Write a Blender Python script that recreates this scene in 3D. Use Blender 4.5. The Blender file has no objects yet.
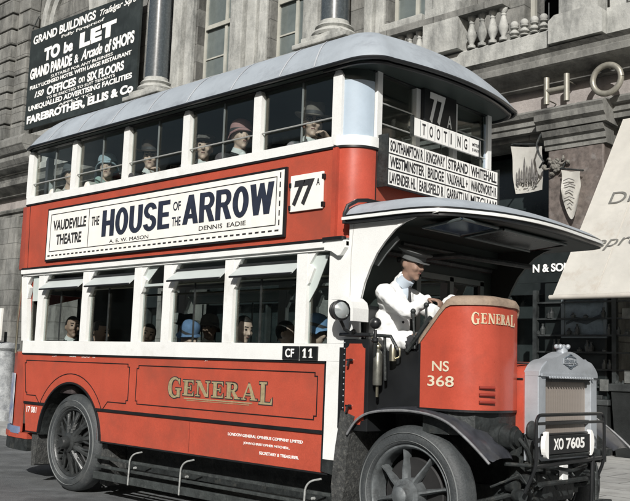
import bpy, bmesh, math, random
from mathutils import Vector, Matrix, noise
random.seed(7)
C = bpy.context.scene.collection
S = bpy.context.scene
PI = math.pi
# ---------------------------------------------------------------- camera
cam_d = bpy.data.cameras.new('camera'); cam = bpy.data.objects.new('camera', cam_d); C.objects.link(cam)
R0 = Vector((0.72510887, 0.68776961, 0.03449766))      # right
R1 = Vector((-0.06280767, 0.11593831, -0.99126863))    # down
R2 = Vector((-0.68576404, 0.71661097, 0.1272651))      # forward
cam.matrix_world = Matrix(((R0.x, -R1.x, -R2.x, 9.75), (R0.y, -R1.y, -R2.y, -5.53), (R0.z, -R1.z, -R2.z, 1.43), (0, 0, 0, 1)))
cam_d.sensor_width = 36; cam_d.lens = 911.7/630*36; cam_d.clip_end = 1000; cam_d.clip_start = .05
S.camera = cam
# ---------------------------------------------------------------- light
SUN = Vector((0.50, -0.70, 0.50)).normalized()
w = bpy.data.worlds.new("World"); S.world = w; w.use_nodes = True
nt = w.node_tree; sky = nt.nodes.new('ShaderNodeTexSky'); sky.sky_type = 'NISHITA'; sky.sun_disc = False
sky.sun_elevation = math.asin(SUN.z); sky.sun_rotation = math.atan2(SUN.x, SUN.y)
sky.dust_density = 4.0; sky.air_density = 1.0; sky.ozone_density = 1.0
bg = nt.nodes['Background']; nt.links.new(sky.outputs[0], bg.inputs[0]); bg.inputs[1].default_value = 0.056
sl = bpy.data.lights.new('sun', 'SUN'); sun = bpy.data.objects.new('sun', sl); C.objects.link(sun)
sl.energy = 5.0; sl.angle = math.radians(.55); sl.color = (1, .975, .94)
sun.rotation_euler = SUN.to_track_quat('Z', 'Y').to_euler()
S.view_settings.view_transform = 'Standard'; S.view_settings.look = 'None'; S.view_settings.gamma = 1
S.view_settings.use_curve_mapping = False; S.view_settings.exposure = 0.08
S.render.engine = 'CYCLES'
S.render.resolution_x = 1024; S.render.resolution_y = 814
# ---------------------------------------------------------------- materials
MATS = {}
def mat(name, col, rough=.6, metal=0, var=.15, scale=3.0, spec=.5, bump=0., bscale=40., coat=0., dirt=None, dscale=1.2, dth=.55, streak=False, fine=0.):
    if name in MATS: return MATS[name]
    m = bpy.data.materials.new(name); m.use_nodes = True; t = m.node_tree; N = t.nodes; L = t.links
    p = N['Principled BSDF']; p.inputs['Roughness'].default_value = rough; p.inputs['Metallic'].default_value = metal
    p.inputs['Specular IOR Level'].default_value = spec; p.inputs['Coat Weight'].default_value = coat; p.inputs['Coat Roughness'].default_value = .12
    tc = N.new('ShaderNodeTexCoord')
    n1 = N.new('ShaderNodeTexNoise'); n1.inputs['Scale'].default_value = scale; n1.inputs['Detail'].default_value = 8; n1.inputs['Roughness'].default_value = .65
    L.new(tc.outputs['Object'], n1.inputs['Vector'])
    mp = N.new('ShaderNodeMapRange'); mp.inputs[1].default_value = .3; mp.inputs[2].default_value = .7; mp.inputs[3].default_value = 1-var; mp.inputs[4].default_value = 1+var
    L.new(n1.outputs[0], mp.inputs[0])
    mul = N.new('ShaderNodeVectorMath'); mul.operation = 'SCALE'; mul.inputs[0].default_value = col
    L.new(mp.outputs[0], mul.inputs['Scale'])
    out = mul.outputs[0]
    if fine:
        n3 = N.new('ShaderNodeTexNoise'); n3.inputs['Scale'].default_value = 90; n3.inputs['Detail'].default_value = 3
        L.new(tc.outputs['Object'], n3.inputs['Vector'])
        m3 = N.new('ShaderNodeMapRange'); m3.inputs[1].default_value = .3; m3.inputs[2].default_value = .7; m3.inputs[3].default_value = 1-fine; m3.inputs[4].default_value = 1+fine
        L.new(n3.outputs[0], m3.inputs[0])
        mu3 = N.new('ShaderNodeVectorMath'); mu3.operation = 'SCALE'; L.new(out, mu3.inputs[0]); L.new(m3.outputs[0], mu3.inputs['Scale']); out = mu3.outputs[0]
    if dirt is not None:
        n2 = N.new('ShaderNodeTexNoise'); n2.inputs['Scale'].default_value = dscale; n2.inputs['Detail'].default_value = 10; n2.inputs['Roughness'].default_value = .72
        if streak:
            mg = N.new('ShaderNodeMapping'); mg.inputs['Scale'].default_value = (1.5, 1.5, .55); L.new(tc.outputs['Object'], mg.inputs[0]); L.new(mg.outputs[0], n2.inputs['Vector'])
        else: L.new(tc.outputs['Object'], n2.inputs['Vector'])
        r = N.new('ShaderNodeMapRange'); r.inputs[1].default_value = dth-.06; r.inputs[2].default_value = dth+.16; L.new(n2.outputs[0], r.inputs[0])
        mx = N.new('ShaderNodeMix'); mx.data_type = 'RGBA'; L.new(r.outputs[0], mx.inputs[0]); L.new(out, mx.inputs[6]); mx.inputs[7].default_value = (*dirt, 1)
        out = mx.outputs[2]
    L.new(out, p.inputs['Base Color'])
    rr = N.new('ShaderNodeMapRange'); rr.inputs[3].default_value = max(.03, rough-.1); rr.inputs[4].default_value = min(1, rough+.12)
    L.new(n1.outputs[0], rr.inputs[0]); L.new(rr.outputs[0], p.inputs['Roughness'])
    if bump:
        nb = N.new('ShaderNodeTexNoise'); nb.inputs['Scale'].default_value = bscale; nb.inputs['Detail'].default_value = 6
        L.new(tc.outputs['Object'], nb.inputs['Vector'])
        b = N.new('ShaderNodeBump'); b.inputs['Strength'].default_value = bump; b.inputs['Distance'].default_value = .02
        L.new(nb.outputs[0], b.inputs['Height']); L.new(b.outputs[0], p.inputs['Normal'])
    MATS[name] = m; return m
def glass(name, tint=(.8, .85, .85), rough=.03, trans=.93, base=.035):
    m = bpy.data.materials.new(name); m.use_nodes = True; t = m.node_tree; N = t.nodes; L = t.links
    for n in list(N): N.remove(n)
    o = N.new('ShaderNodeOutputMaterial'); mx = N.new('ShaderNodeMixShader'); tr = N.new('ShaderNodeBsdfTransparent'); gl = N.new('ShaderNodeBsdfGlossy')
    lw = N.new('ShaderNodeLayerWeight'); lw.inputs[0].default_value = .5
    pw = N.new('ShaderNodeMath'); pw.operation = 'POWER'; pw.inputs[1].default_value = 4; L.new(lw.outputs['Facing'], pw.inputs[0])
    md = N.new('ShaderNodeMath'); md.operation = 'MULTIPLY_ADD'; md.inputs[1].default_value = .6; md.inputs[2].default_value = base; L.new(pw.outputs[0], md.inputs[0])
    tr.inputs[0].default_value = (*[c*trans for c in tint], 1); gl.inputs['Roughness'].default_value = rough; gl.inputs[0].default_value = (.95, .9, .78, 1)
    L.new(md.outputs[0], mx.inputs[0]); L.new(tr.outputs[0], mx.inputs[1]); L.new(gl.outputs[0], mx.inputs[2]); L.new(mx.outputs[0], o.inputs[0])
    return m
RED = mat('red_coach_paint', (.40, .072, .042), .42, var=.10, scale=3, spec=.3, bump=.05, bscale=9, coat=.08, dirt=(.27, .065, .042), dscale=1.3, dth=.52, fine=.10)
RED2 = mat('cab_red_paint', (.41, .068, .040), .30, var=.08, scale=5, spec=.5, bump=.06, bscale=7, coat=.35, dirt=(.26, .055, .036), dscale=1.8, dth=.56, fine=.07)
CREAM = mat('white_coach_paint', (.71, .72, .70), .5, var=.05, scale=3, dirt=(.56, .56, .52), dscale=2.5, dth=.60, bump=.05, bscale=12, fine=.05)
ROOF = mat('painted_roof_canvas', (.315, .352, .385), .55, var=.10, scale=3, dirt=(.20, .22, .245), dscale=2.2, dth=.58, bump=.12, bscale=30)
SEAM = mat('roof_seam_tape', (.42, .44, .46), .6)
BLACK = mat('black_enamel', (.012, .013, .014), .32, var=.3, spec=.5)
IRON = mat('greasy_iron', (.028, .032, .032), .5, metal=.3, var=.5, scale=14, bump=.3, bscale=30, dirt=(.09, .09, .08), dscale=8, dth=.6)
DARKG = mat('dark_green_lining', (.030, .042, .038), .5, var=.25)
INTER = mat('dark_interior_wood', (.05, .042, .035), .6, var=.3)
CEIL = mat('interior_ceiling_paint', (.16, .17, .16), .6)
RUB = mat('worn_tyre_rubber', (.040, .045, .047), .62, var=.25, scale=5, bump=.2, bscale=60, dirt=(.085, .09, .088), dscale=3, dth=.56, fine=.2)
STEEL = mat('cast_steel_spokes', (.13, .143, .147), .5, metal=.35, var=.35, scale=10, bump=.2, bscale=22, dirt=(.04, .04, .04), dscale=8, dth=.56)
BSTEEL = mat('black_cast_wheel', (.035, .038, .038), .38, metal=.2, var=.5, scale=9, bump=.2)
FEND = mat('dusty_black_mudguard', (.085, .09, .105), .30, var=.5, scale=7, spec=.7, coat=.5, dirt=(.12, .12, .12), dscale=5, dth=.55)
FLAP = mat('scuffed_mudflap_leather', (.035, .037, .036), .85, var=.5, scale=20, bump=.4, bscale=60, dirt=(.12, .12, .11), dscale=38, dth=.56)
ALU = mat('polished_aluminium', (.40, .43, .46), .36, metal=.35, var=.12, scale=5, dirt=(.28, .30, .31), dscale=4, dth=.6, bump=.08)
BRASS = mat('nickel_brass', (.5, .47, .36), .3, metal=.9, var=.2)
GOLD = mat('gold_leaf_lettering', (.30, .245, .14), .5, var=.25, scale=30)
WHL = mat('white_lettering', (.80, .80, .77), .6, var=.06)
PAPER = mat('poster_paper', (.76, .75, .70), .7, var=.05, scale=6, dirt=(.62, .60, .54), dscale=4, dth=.62)
NAVY = mat('navy_poster_ink', (.014, .020, .038), .65, var=.25, scale=12)
INK = mat('black_ink', (.018, .018, .02), .7)
BOARD = mat('black_signboard', (.016, .022, .022), .6, var=.35, scale=1.2, dirt=(.035, .045, .045), dscale=1.5)
WOODG = mat('weathered_board', (.028, .033, .032), .7, var=.5, scale=8, bump=.3, dirt=(.075, .082, .08), dscale=12, dth=.58)
LEATH = mat('tan_leather_roll', (.25, .19, .14), .7, var=.25, scale=10, bump=.3)
GLASS = glass('window_glass', (.92, .96, .96), base=.06); 
FGLASS = glass('shop_glass', (.7, .75, .75))
SKYGL = mat('sky_reflection_glass', (.34, .41, .475), .6, var=.08, scale=6, dirt=(.30, .37, .44), dscale=9, dth=.6)  # even pale blue stands in for sky reflected in the curved corner glass
HOP = mat('frosted_vent_glass', (.46, .50, .49), .3, var=.08)
ASPH = mat('road_surface', (.125, .132, .134), .7, var=.35, scale=2.6, bump=.6, bscale=90, dirt=(.06, .064, .066), dscale=1.1, dth=.55, fine=.3)
PAVE = mat('pavement_stone', (.37, .375, .36), .85, var=.18, scale=2.4, bump=.3, bscale=50, dirt=(.25, .25, .235), dscale=1.5, dth=.55)
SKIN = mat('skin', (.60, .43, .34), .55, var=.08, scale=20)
WCOAT = mat('white_cotton_coat', (.74, .75, .74), .85, var=.06, scale=7, bump=.5, bscale=8)
SHIRT = mat('white_shirt', (.68, .68, .66), .8)
TWEED = mat('dark_tweed', (.03, .031, .034), .9, var=.4, scale=22, bump=.4)
HAIR = mat('dark_hair', (.02, .016, .013), .6, var=.4, scale=40)
EYE = mat('dark_eyes', (.015, .012, .012), .3)
LIP = mat('lips', (.22, .09, .08), .5)
FELT = mat('brown_grey_felt', (.17, .145, .125), .9, var=.15, scale=15)
def stone(name, col, dirt, var=.22, streak=True, joints=True, dth=.52):
    m = mat(name, col, .88, var=var, scale=1.7, spec=.25, bump=.55, bscale=14, dirt=dirt, dscale=1.1, dth=dth, streak=streak, fine=.14)
    if joints:
        t = m.node_tree; N = t.nodes; L = t.links; p = N['Principled BSDF']
        tc = N.new('ShaderNodeTexCoord'); mg = N.new('ShaderNodeMapping'); mg.inputs['Rotation'].default_value = (PI/2, 0, 0)
        L.new(tc.outputs['Object'], mg.inputs[0])
        br = N.new('ShaderNodeTexBrick'); br.inputs['Scale'].default_value = 1; br.inputs['Brick Width'].default_value = 1.25; br.inputs['Row Height'].default_value = .52
        br.inputs['Mortar Size'].default_value = .012; br.inputs['Color1'].default_value = (1, 1, 1, 1); br.inputs['Color2'].default_value = (.82, .83, .84, 1); br.inputs['Mortar'].default_value = (.45, .45, .45, 1)
        L.new(mg.outputs[0], br.inputs[0])
        src = p.inputs['Base Color'].links[0].from_socket
        mx = N.new('ShaderNodeMix'); mx.data_type = 'RGBA'; mx.blend_type = 'MULTIPLY'; mx.inputs[0].default_value = 1
        L.new(src, mx.inputs[6]); L.new(br.outputs[0], mx.inputs[7]); L.new(mx.outputs[2], p.inputs['Base Color'])
    return m
STONE = stone('sooty_portland_stone', (.215, .215, .20), (.078, .079, .074), dth=.50)
STONE2 = stone('carved_portland_stone', (.36, .365, .345), (.12, .125, .12), joints=False, dth=.53)
MOULD = stone('moulded_stone', (.19, .19, .176), (.07, .071, .067), joints=False, dth=.48)
STONE3 = stone('frieze_stone', (.30, .275, .26), (.16, .15, .142), joints=False, dth=.58)
GRAN = mat('dark_polished_granite', (.055, .066, .072), .25, var=.3, scale=18, spec=.6, coat=.3)
MARB = mat('mottled_red_granite', (.12, .102, .092), .45, var=.5, scale=7, dirt=(.22, .21, .20), dscale=4, dth=.6)
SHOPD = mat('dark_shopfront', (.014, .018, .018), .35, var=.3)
CANV = mat('cream_awning_canvas', (.80, .785, .73), .9, var=.08, scale=2, bump=.9, bscale=3.2, dirt=(.60, .53, .44), dscale=1.8, dth=.64)
LETM = mat('tarnished_gilt_letters', (.27, .26, .22), .38, metal=.35, var=.2, scale=9)
# ---------------------------------------------------------------- mesh helpers
ROOTLOC = {}
def empty(name, label, cat, loc, group=None, rz=0):
    o = bpy.data.objects.new(name, None); C.objects.link(o); o.location = loc; o.empty_display_size = .2
    o['label'] = label; o['category'] = cat
    if group: o['group'] = group
    ROOTLOC[o.name] = Vector(loc); return o
def put(o, parent):
    """world-space mesh parented to a thing's empty (or to a part)"""
    if parent is None: return
    o.parent = parent
    r = parent
    while r.parent: r = r.parent
    if r is parent and r.name in ROOTLOC: o.matrix_parent_inverse = Matrix.Translation(-ROOTLOC[r.name])
def obj(name, bm, m, parent=None, smooth=False, ang=35):
    me = bpy.data.meshes.new(name)
    if isinstance(bm, bmesh.types.BMesh):
        bmesh.ops.recalc_face_normals(bm, faces=bm.faces); bm.to_mesh(me); bm.free()
    else: me = bm; me.name = name
    me.materials.clear(); me.materials.append(m)
    o = bpy.data.objects.new(name, me); C.objects.link(o)
    if smooth:
        me.polygons.foreach_set('use_smooth', [True]*len(me.polygons))
        try: me.set_sharp_from_angle(angle=math.radians(ang))
        except Exception: pass
    put(o, parent); return o
def tag(o, label, cat, group=None):
    o['label'] = label; o['category'] = cat
    if group: o['group'] = group
    return o
def B(): return bmesh.new()
def box(bm, x0, x1, y0, y1, z0, z1):
    v = [bm.verts.new(p) for p in ((x0,y0,z0),(x1,y0,z0),(x1,y1,z0),(x0,y1,z0),(x0,y0,z1),(x1,y0,z1),(x1,y1,z1),(x0,y1,z1))]
    for f in ((0,3,2,1),(4,5,6,7),(0,1,5,4),(1,2,6,5),(2,3,7,6),(3,0,4,7)): bm.faces.new([v[i] for i in f])
def bbox(bm, x0, x1, y0, y1, z0, z1, b=.01):
    """box with chamfered edges"""
    t = bmesh.new(); box(t, x0, x1, y0, y1, z0, z1)
    bmesh.ops.bevel(t, geom=t.edges[:], offset=b, segments=2, profile=.6, affect='EDGES')
    merge(bm, t)
def merge(bm, t):
    me = bpy.data.meshes.new('tmp'); t.to_mesh(me); t.free(); bm.from_mesh(me); bpy.data.meshes.remove(me)
def prism(bm, pts, y0, y1, ax='y'):
    """polygon (u,v) extruded; ax y: (x,z) polygon along y; ax z: (x,y) along z; ax x: (y,z) along x"""
    f = {'y': lambda u, v, d: (u, d, v), 'z': lambda u, v, d: (u, v, d), 'x': lambda u, v, d: (d, u, v)}[ax]
    a = [bm.verts.new(f(u, v, y0)) for u, v in pts]; b = [bm.verts.new(f(u, v, y1)) for u, v in pts]
    n = len(pts); bm.faces.new(a); bm.faces.new(b[::-1])
    for i in range(n): bm.faces.new((a[i], b[i], b[(i+1) % n], a[(i+1) % n]))
def frame_of(d):
    d = d.normalized(); u = Vector((0, 0, 1)) if abs(d.z) < .9 else Vector((1, 0, 0)); a = d.cross(u).normalized(); return a, d.cross(a).normalized()
def tube(bm, pts, r, n=10, cap=True):
    pts = [Vector(p) for p in pts]; rs = r if isinstance(r, (list, tuple)) else [r]*len(pts); rings = []
    a, b = frame_of(pts[1]-pts[0])
    for i, p in enumerate(pts):
        d = (pts[min(i+1, len(pts)-1)]-pts[max(i-1, 0)]).normalized()
        a = (a - d*a.dot(d)).normalized(); b = d.cross(a)
        rings.append([bm.verts.new(p+(a*math.cos(t)+b*math.sin(t))*rs[i]) for t in [2*PI*k/n for k in range(n)]])
    for i in range(len(rings)-1):
        for k in range(n): bm.faces.new((rings[i][k], rings[i][(k+1) % n], rings[i+1][(k+1) % n], rings[i+1][k]))
    if cap: bm.faces.new(rings[0][::-1]); bm.faces.new(rings[-1])
def lathe(bm, prof, c, axis=(0, 0, 1), n=24, a0=0, a1=2*PI):
    """prof: (radius, along axis)"""
    ax = Vector(axis).normalized(); a, b = frame_of(ax); c = Vector(c); full = abs(a1-a0-2*PI) < 1e-6; m = n if full else n+1; rings = []
    for r, h in prof:
        rings.append([bm.verts.new(c+ax*h+(a*math.cos(t)+b*math.sin(t))*max(r, 1e-4)) for t in [a0+(a1-a0)*k/n for k in range(m)]])
    for i in range(len(rings)-1):
        for k in range(m if full else m-1): bm.faces.new((rings[i][k], rings[i][(k+1) % m], rings[i+1][(k+1) % m], rings[i+1][k]))
def ball(bm, c, rx, ry=None, rz=None, n=14, rot=None):
    ry = ry or rx; rz = rz or rx
    M = Matrix.Translation(c) @ (rot.to_4x4() if rot is not None else Matrix()) @ Matrix.Diagonal((rx, ry, rz, 1))
    m = max(8, n*2//3); top = bm.verts.new(M @ Vector((0, 0, 1))); bot = bm.verts.new(M @ Vector((0, 0, -1))); rg = []
    for j in range(1, m):
        a = PI*j/m; rg.append([bm.verts.new(M @ Vector((math.sin(a)*math.cos(t), math.sin(a)*math.sin(t), math.cos(a)))) for t in [2*PI*k/n for k in range(n)]])
    for k in range(n):
        l = (k+1) % n; bm.faces.new((top, rg[0][k], rg[0][l])); bm.faces.new((bot, rg[-1][l], rg[-1][k]))
        for j in range(m-2): bm.faces.new((rg[j][k], rg[j+1][k], rg[j+1][l], rg[j][l]))
def cyl(bm, p0, p1, r, n=16): tube(bm, [p0, p1], r, n)
def rnd(pts, r=.07, n=5):
    out = [Vector(pts[0])]
    for i in range(1, len(pts)-1):
        p = Vector(pts[i]); a = (Vector(pts[i-1])-p).normalized(); c_ = (Vector(pts[i+1])-p).normalized()
        for k in range(n+1): t = k/n; out.append(p+a*r*(1-t)**2+c_*r*t**2)
    return out+[Vector(pts[-1])]
def capsule(bm, p0, p1, r0, r1, n=12):
    p0 = Vector(p0); p1 = Vector(p1); tube(bm, [p0, p1], [r0, r1], n); ball(bm, p0, r0, n=n); ball(bm, p1, r1, n=n)
def rline(bm, pts, w, y0, y1):
    """mitred flat ribbon in the xz plane from y0 to y1"""
    P = [Vector((p[0], p[1])) for p in pts]; Q = [P[0]]
    for p in P[1:]:
        if (p-Q[-1]).length > 1e-5: Q.append(p)
    P = Q; closed = len(P) > 2 and (P[0]-P[-1]).length < 1e-5
    if closed: P = P[:-1]
    n = len(P); rings = []
    for i in range(n):
        a = P[i]-P[i-1] if (i > 0 or closed) else P[1]-P[0]; c = P[(i+1) % n]-P[i] if (i < n-1 or closed) else a
        a = a.normalized(); c = c.normalized(); na = Vector((-a.y, a.x)); nc = Vector((-c.y, c.x)); m_ = (na+nc)
        m_ = m_.normalized() if m_.length > 1e-4 else na
        k = min(1/max(m_.dot(na), .35), 2.2)*w/2
        l_, r_ = P[i]+m_*k, P[i]-m_*k
        rings.append([bm.verts.new((l_.x, y0, l_.y)), bm.verts.new((l_.x, y1, l_.y)), bm.verts.new((r_.x, y1, r_.y)), bm.verts.new((r_.x, y0, r_.y))])
    for i in range(n if closed else n-1):
        A_, B_ = rings[i], rings[(i+1) % n]
        for k in range(4): bm.faces.new((A_[k], A_[(k+1) % 4], B_[(k+1) % 4], B_[k]))
    if not closed: bm.faces.new(rings[0]); bm.faces.new(rings[-1][::-1])
def planwall(bm, path, z0, z1, t=.02, top=None, bot=None):
    """wall swept along a plan path (x,y); t thickness to the left of travel"""
    n = len(path); P = [Vector((p[0], p[1])) for p in path]; Q = []
    for i in range(n):
        d = (P[min(i+1, n-1)]-P[max(i-1, 0)]).normalized(); Q.append(P[i]+Vector((-d.y, d.x))*t)
    zt = top or [z1]*n; zb = bot or [z0]*n
    vs = [[bm.verts.new((p.x, p.y, z)) for p, z in ((P[i], zb[i]), (P[i], zt[i]), (Q[i], zt[i]), (Q[i], zb[i]))] for i in range(n)]
    for i in range(n-1):
        for k in range(4): bm.faces.new((vs[i][k], vs[i][(k+1) % 4], vs[i+1][(k+1) % 4], vs[i+1][k]))
    bm.faces.new(vs[0]); bm.faces.new(vs[-1][::-1])
def dome(bm, outline, spine, z0, rise, p=2.3, rings=12, lip=.03, under=True):
    n = len(outline); top = []
    for k in range(rings+1):
        t = k/rings*.985; z = z0+rise*(1-(1-t)**p)
        top.append([bm.verts.new((o[0]+(spine(o)[0]-o[0])*t, o[1]+(spine(o)[1]-o[1])*t, z)) for o in outline])
    low = [bm.verts.new((o[0], o[1], z0-lip)) for o in outline]
    for k in range(rings):
        for i in range(n): bm.faces.new((top[k][i], top[k][(i+1) % n], top[k+1][(i+1) % n], top[k+1][i]))
    bm.faces.new(top[-1])
    for i in range(n): bm.faces.new((low[i], low[(i+1) % n], top[0][(i+1) % n], top[0][i]))
    if under: bm.faces.new(low[::-1])
def text(name, s, m, parent, o, u, v, w, h, bold=0., shear=0., th=.003, nrm=None, res=3):
    """lettering scaled to a w x h box with lower-left corner o, along unit vectors u (reading) and v (up)"""
    cu = bpy.data.curves.new('t', 'FONT'); cu.body = s; cu.offset = bold; cu.shear = shear; cu.resolution_u = 7; cu.extrude = .001
    ob = bpy.data.objects.new('t', cu); C.objects.link(ob); dg = bpy.context.evaluated_depsgraph_get(); dg.update()
    me = bpy.data.meshes.new_from_object(ob.evaluated_get(dg)); bpy.data.objects.remove(ob); bpy.data.curves.remove(cu)
    xs = [q.co.x for q in me.vertices]; ys = [q.co.y for q in me.vertices]; x0, x1, y0, y1 = min(xs), max(xs), min(ys), max(ys)
    o = Vector(o); u = Vector(u).normalized(); v = Vector(v).normalized(); nn = u.cross(v).normalized()
    for q in me.vertices:
        a = (q.co.x-x0)/(x1-x0)*w; b = (q.co.y-y0)/(y1-y0)*h; q.co = o+u*a+v*b+nn*(th if q.co.z > 0 else 0)
    return obj(name, me, m, parent)
# classic serif capitals drawn as strokes on a unit-high cell
def arc(cx, cy, rx, ry, a0, a1, t0, t1=None, n=14):
    t1 = t1 or t0; P = []; Q = []
    for k in range(n+1):
        f = k/n; a = math.radians(a0+(a1-a0)*f); t = t0+(t1-t0)*math.sin(f*PI)
        P.append((cx+rx*math.cos(a), cy+ry*math.sin(a))); Q.append((cx+(rx-t)*math.cos(a), cy+(ry-t*.7)*math.sin(a)))
    return [[P[i], P[i+1], Q[i+1], Q[i]] for i in range(n)]
def rc(a, b, c, d): return [(a, b), (c, b), (c, d), (a, d)]
SER = {
 'L': (.74, [rc(.1,0,.32,1), rc(0,0,.74,.09), rc(0,.91,.42,1), [(.64,0),(.74,0),(.74,.32),(.68,.2)]]),
 'E': (.74, [rc(.1,0,.32,1), rc(0,0,.72,.09), rc(0,.91,.70,1), rc(.32,.47,.55,.55), [(.6,0),(.72,0),(.72,.3),(.66,.16)], [(.6,1),(.7,1),(.7,.72),(.64,.86)], rc(.5,.36,.55,.66)]),
 'N': (.92, [rc(.1,0,.18,1), rc(.74,0,.82,1), [(.02,1),(.30,1),(.82,0),(.62,0)], rc(0,0,.28,.08), rc(.62,.92,.92,1), rc(0,.92,.2,1)]),
 'R': (.84, [rc(.1,0,.32,1), rc(0,0,.42,.08), rc(0,.92,.4,1), rc(.32,.92,.45,1), rc(.32,.46,.45,.53)] + arc(.42,.73,.30,.27,-90,90,.08,.2) + [[(.36,.48),(.55,.48),(.84,0),(.60,0)], rc(.56,0,.88,.08)]),
 'A': (.92, [[(.40,1),(.52,1),(.86,0),(.62,0)], [(.40,1),(.46,.9),(.16,0),(.08,0)], rc(.24,.28,.70,.36), rc(0,0,.28,.07), rc(.54,0,.94,.07)]),
 'G': (.9, arc(.44,.5,.44,.52,40,320,.08,.24,20) + [rc(.62,.04,.82,.44), rc(.52,.40,.90,.48), [(.72,.95),(.80,.95),(.80,.64),(.74,.74)]]),
}
SER.update({
 'h': (.72, [rc(0,0,.25,1), rc(.47,0,.72,1), rc(.25,.41,.47,.59)]),
 'o': (.74, arc(.37,.5,.37,.51,0,360,.25,.25,36)),
 'u': (.72, [rc(0,.33,.25,1), rc(.47,.33,.72,1)] + arc(.36,.34,.36,.35,180,360,.25,.25,18)),
 's': (.70, arc(.35,.725,.34,.285,8,268,.23,.23,20) + arc(.35,.275,.35,.285,90,-172,.23,.23,20)),
 'e': (.62, [rc(0,0,.25,1), rc(.25,.84,.62,1), rc(.25,.42,.57,.58), rc(.25,0,.62,.16)]),
 'a': (.80, [[(.27,1),(.53,1),(.24,0),(-.01,0)], [(.27,1),(.53,1),(.81,0),(.56,0)], rc(.2,.19,.6,.34)]),
 'r': (.76, [rc(0,0,.25,1), rc(.25,.84,.43,1), rc(.25,.42,.43,.57), [(.30,.46),(.56,.46),(.78,0),(.51,0)]] + arc(.43,.71,.31,.29,-90,90,.23,.23,14)),
 'w': (1.06, [[(0,1),(.25,1),(.42,0),(.18,0)], [(.18,0),(.42,0),(.62,1),(.44,1)], [(.44,1),(.62,1),(.88,0),(.64,0)], [(.64,0),(.88,0),(1.06,1),(.81,1)]]),
})
def serif_word(bm, word, o, u, v, w, h, nrm, d0, d1, grow=0., big=None, gap=.12, curve=None):
    tot = sum(SER[c][0] for c in word)+gap*(len(word)-1); x = 0; nrm = Vector(nrm)
    k = 0
    for i, c in enumerate(word):
        s = (big[i] if big else 1.)
        for poly in SER[c][1]:
            k += 1
            cx = sum(p[0] for p in poly)/len(poly); cy = sum(p[1] for p in poly)/len(poly)
            P = []
            for px, py in poly:
                gx = grow*(1 if px > cx else -1); gy = grow*(1 if py > cy else -1)
                a = (x+px)/tot*w+gx*h; b = (py*s-(s-1)*.6)*h+gy*h
                P.append((a, b))
            e = d1+(k % 5)*.0003
            f = []; g = []
            for a, b in P:
                q = curve(a, b) if curve else (Vector(o)+Vector(u)*a+Vector(v)*b, nrm)
                f.append(bm.verts.new(q[0]+q[1]*d0)); g.append(bm.verts.new(q[0]+q[1]*e))
            n = len(P); bm.faces.new(f); bm.faces.new(g[::-1])
            for j in range(n): bm.faces.new((f[j], g[j], g[(j+1) % n], f[(j+1) % n]))
        x += SER[c][0]+gap

# ================================================================= SETTING
def struct(name, bm, m, smooth=False):
    o = obj(name, bm, m, None, smooth); o['kind'] = 'structure'; return o
b = B(); v = [b.verts.new(p) for p in ((-300, -300, 0), (300, -300, 0), (300, 2.9, 0), (-300, 2.9, 0))]; b.faces.new(v); struct('road', b, ASPH)
b = B(); box(b, -300, 300, 2.9, 3.15, -.1, .13); struct('kerb', b, mat('granite_kerb', (.28, .28, .27), .8, var=.3, scale=5, bump=.3))
b = B(); box(b, -300, 300, 3.15, 300, -.1, .126); pv = struct('pavement', b, PAVE)
t = PAVE.node_tree; N = t.nodes; L = t.links; br = N.new('ShaderNodeTexBrick'); br.inputs['Scale'].default_value = 1; br.inputs['Brick Width'].default_value = .9; br.inputs['Row Height'].default_value = .62; br.inputs['Mortar Size'].default_value = .012
br.inputs['Color1'].default_value = (1,1,1,1); br.inputs['Color2'].default_value = (.85,.85,.85,1); br.inputs['Mortar'].default_value = (.35,.35,.35,1)
tc = N.new('ShaderNodeTexCoord'); L.new(tc.outputs['Object'], br.inputs[0]); p_ = N['Principled BSDF']; src = p_.inputs['Base Color'].links[0].from_socket
mx = N.new('ShaderNodeMix'); mx.data_type = 'RGBA'; mx.blend_type = 'MULTIPLY'; mx.inputs[0].default_value = 1; L.new(src, mx.inputs[6]); L.new(br.outputs[0], mx.inputs[7]); L.new(mx.outputs[2], p_.inputs['Base Color'])

# ================================================================= STONE BUILDING
XL, XR = -34., 16.
bd = empty('stone_building', 'grand soot-stained stone building with balustrade, columns and shopfronts behind the bus', 'building', (-6, 10, .126))
def cells(bm, x0, x1, z0, z1, y0, y1, ops):
    xs = sorted({x0, x1, *[o[0] for o in ops], *[o[1] for o in ops]}); zs = sorted({z0, z1, *[o[2] for o in ops], *[o[3] for o in ops]})
    for i in range(len(xs)-1):
        run = None
        for k in range(len(zs)-1):
            cx, cz = (xs[i]+xs[i+1])/2, (zs[k]+zs[k+1])/2
            hole = any(o[0] < cx < o[1] and o[2] < cz < o[3] for o in ops)
            if not hole and run is None: run = zs[k]
            if hole and run is not None: box(bm, xs[i], xs[i+1], y0, y1, run, zs[k]); run = None
        if run is not None: box(bm, xs[i], xs[i+1], y0, y1, run, z1)
# ground-floor shop openings
gops = [(-31, -26, .126, 6.0), (-16.6, -11.2, .126, 6.0), (-10.0, -5.2, .126, 6.0), (-4.0, 1.18, .126, 6.02), (2.34, 8.5, .126, 6.02), (9.7, 15, .126, 6.0)]
b = B(); cells(b, XL, XR, 0, 6.15, 10, 10.8, gops); obj('ground_storey_wall', b, STONE, bd)
# upper storey with windows
wops = [(-18.2, -15.4, 9.4, 12.9), (-10.0, -8.35, 9.2, 13.6), (-7.0, -5.75, 9.2, 13.6), (-3.05, -1.95, 9.2, 13.6), (.5, 1.38, 7.6, 12.5), (5.2, 6.6, 9.2, 13.6), (9, 10.4, 9.2, 13.6)]
b = B(); cells(b, XL, XR, 7.5, 17, 10, 10.8, wops); obj('upper_storey_wall', b, STONE, bd)
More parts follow.
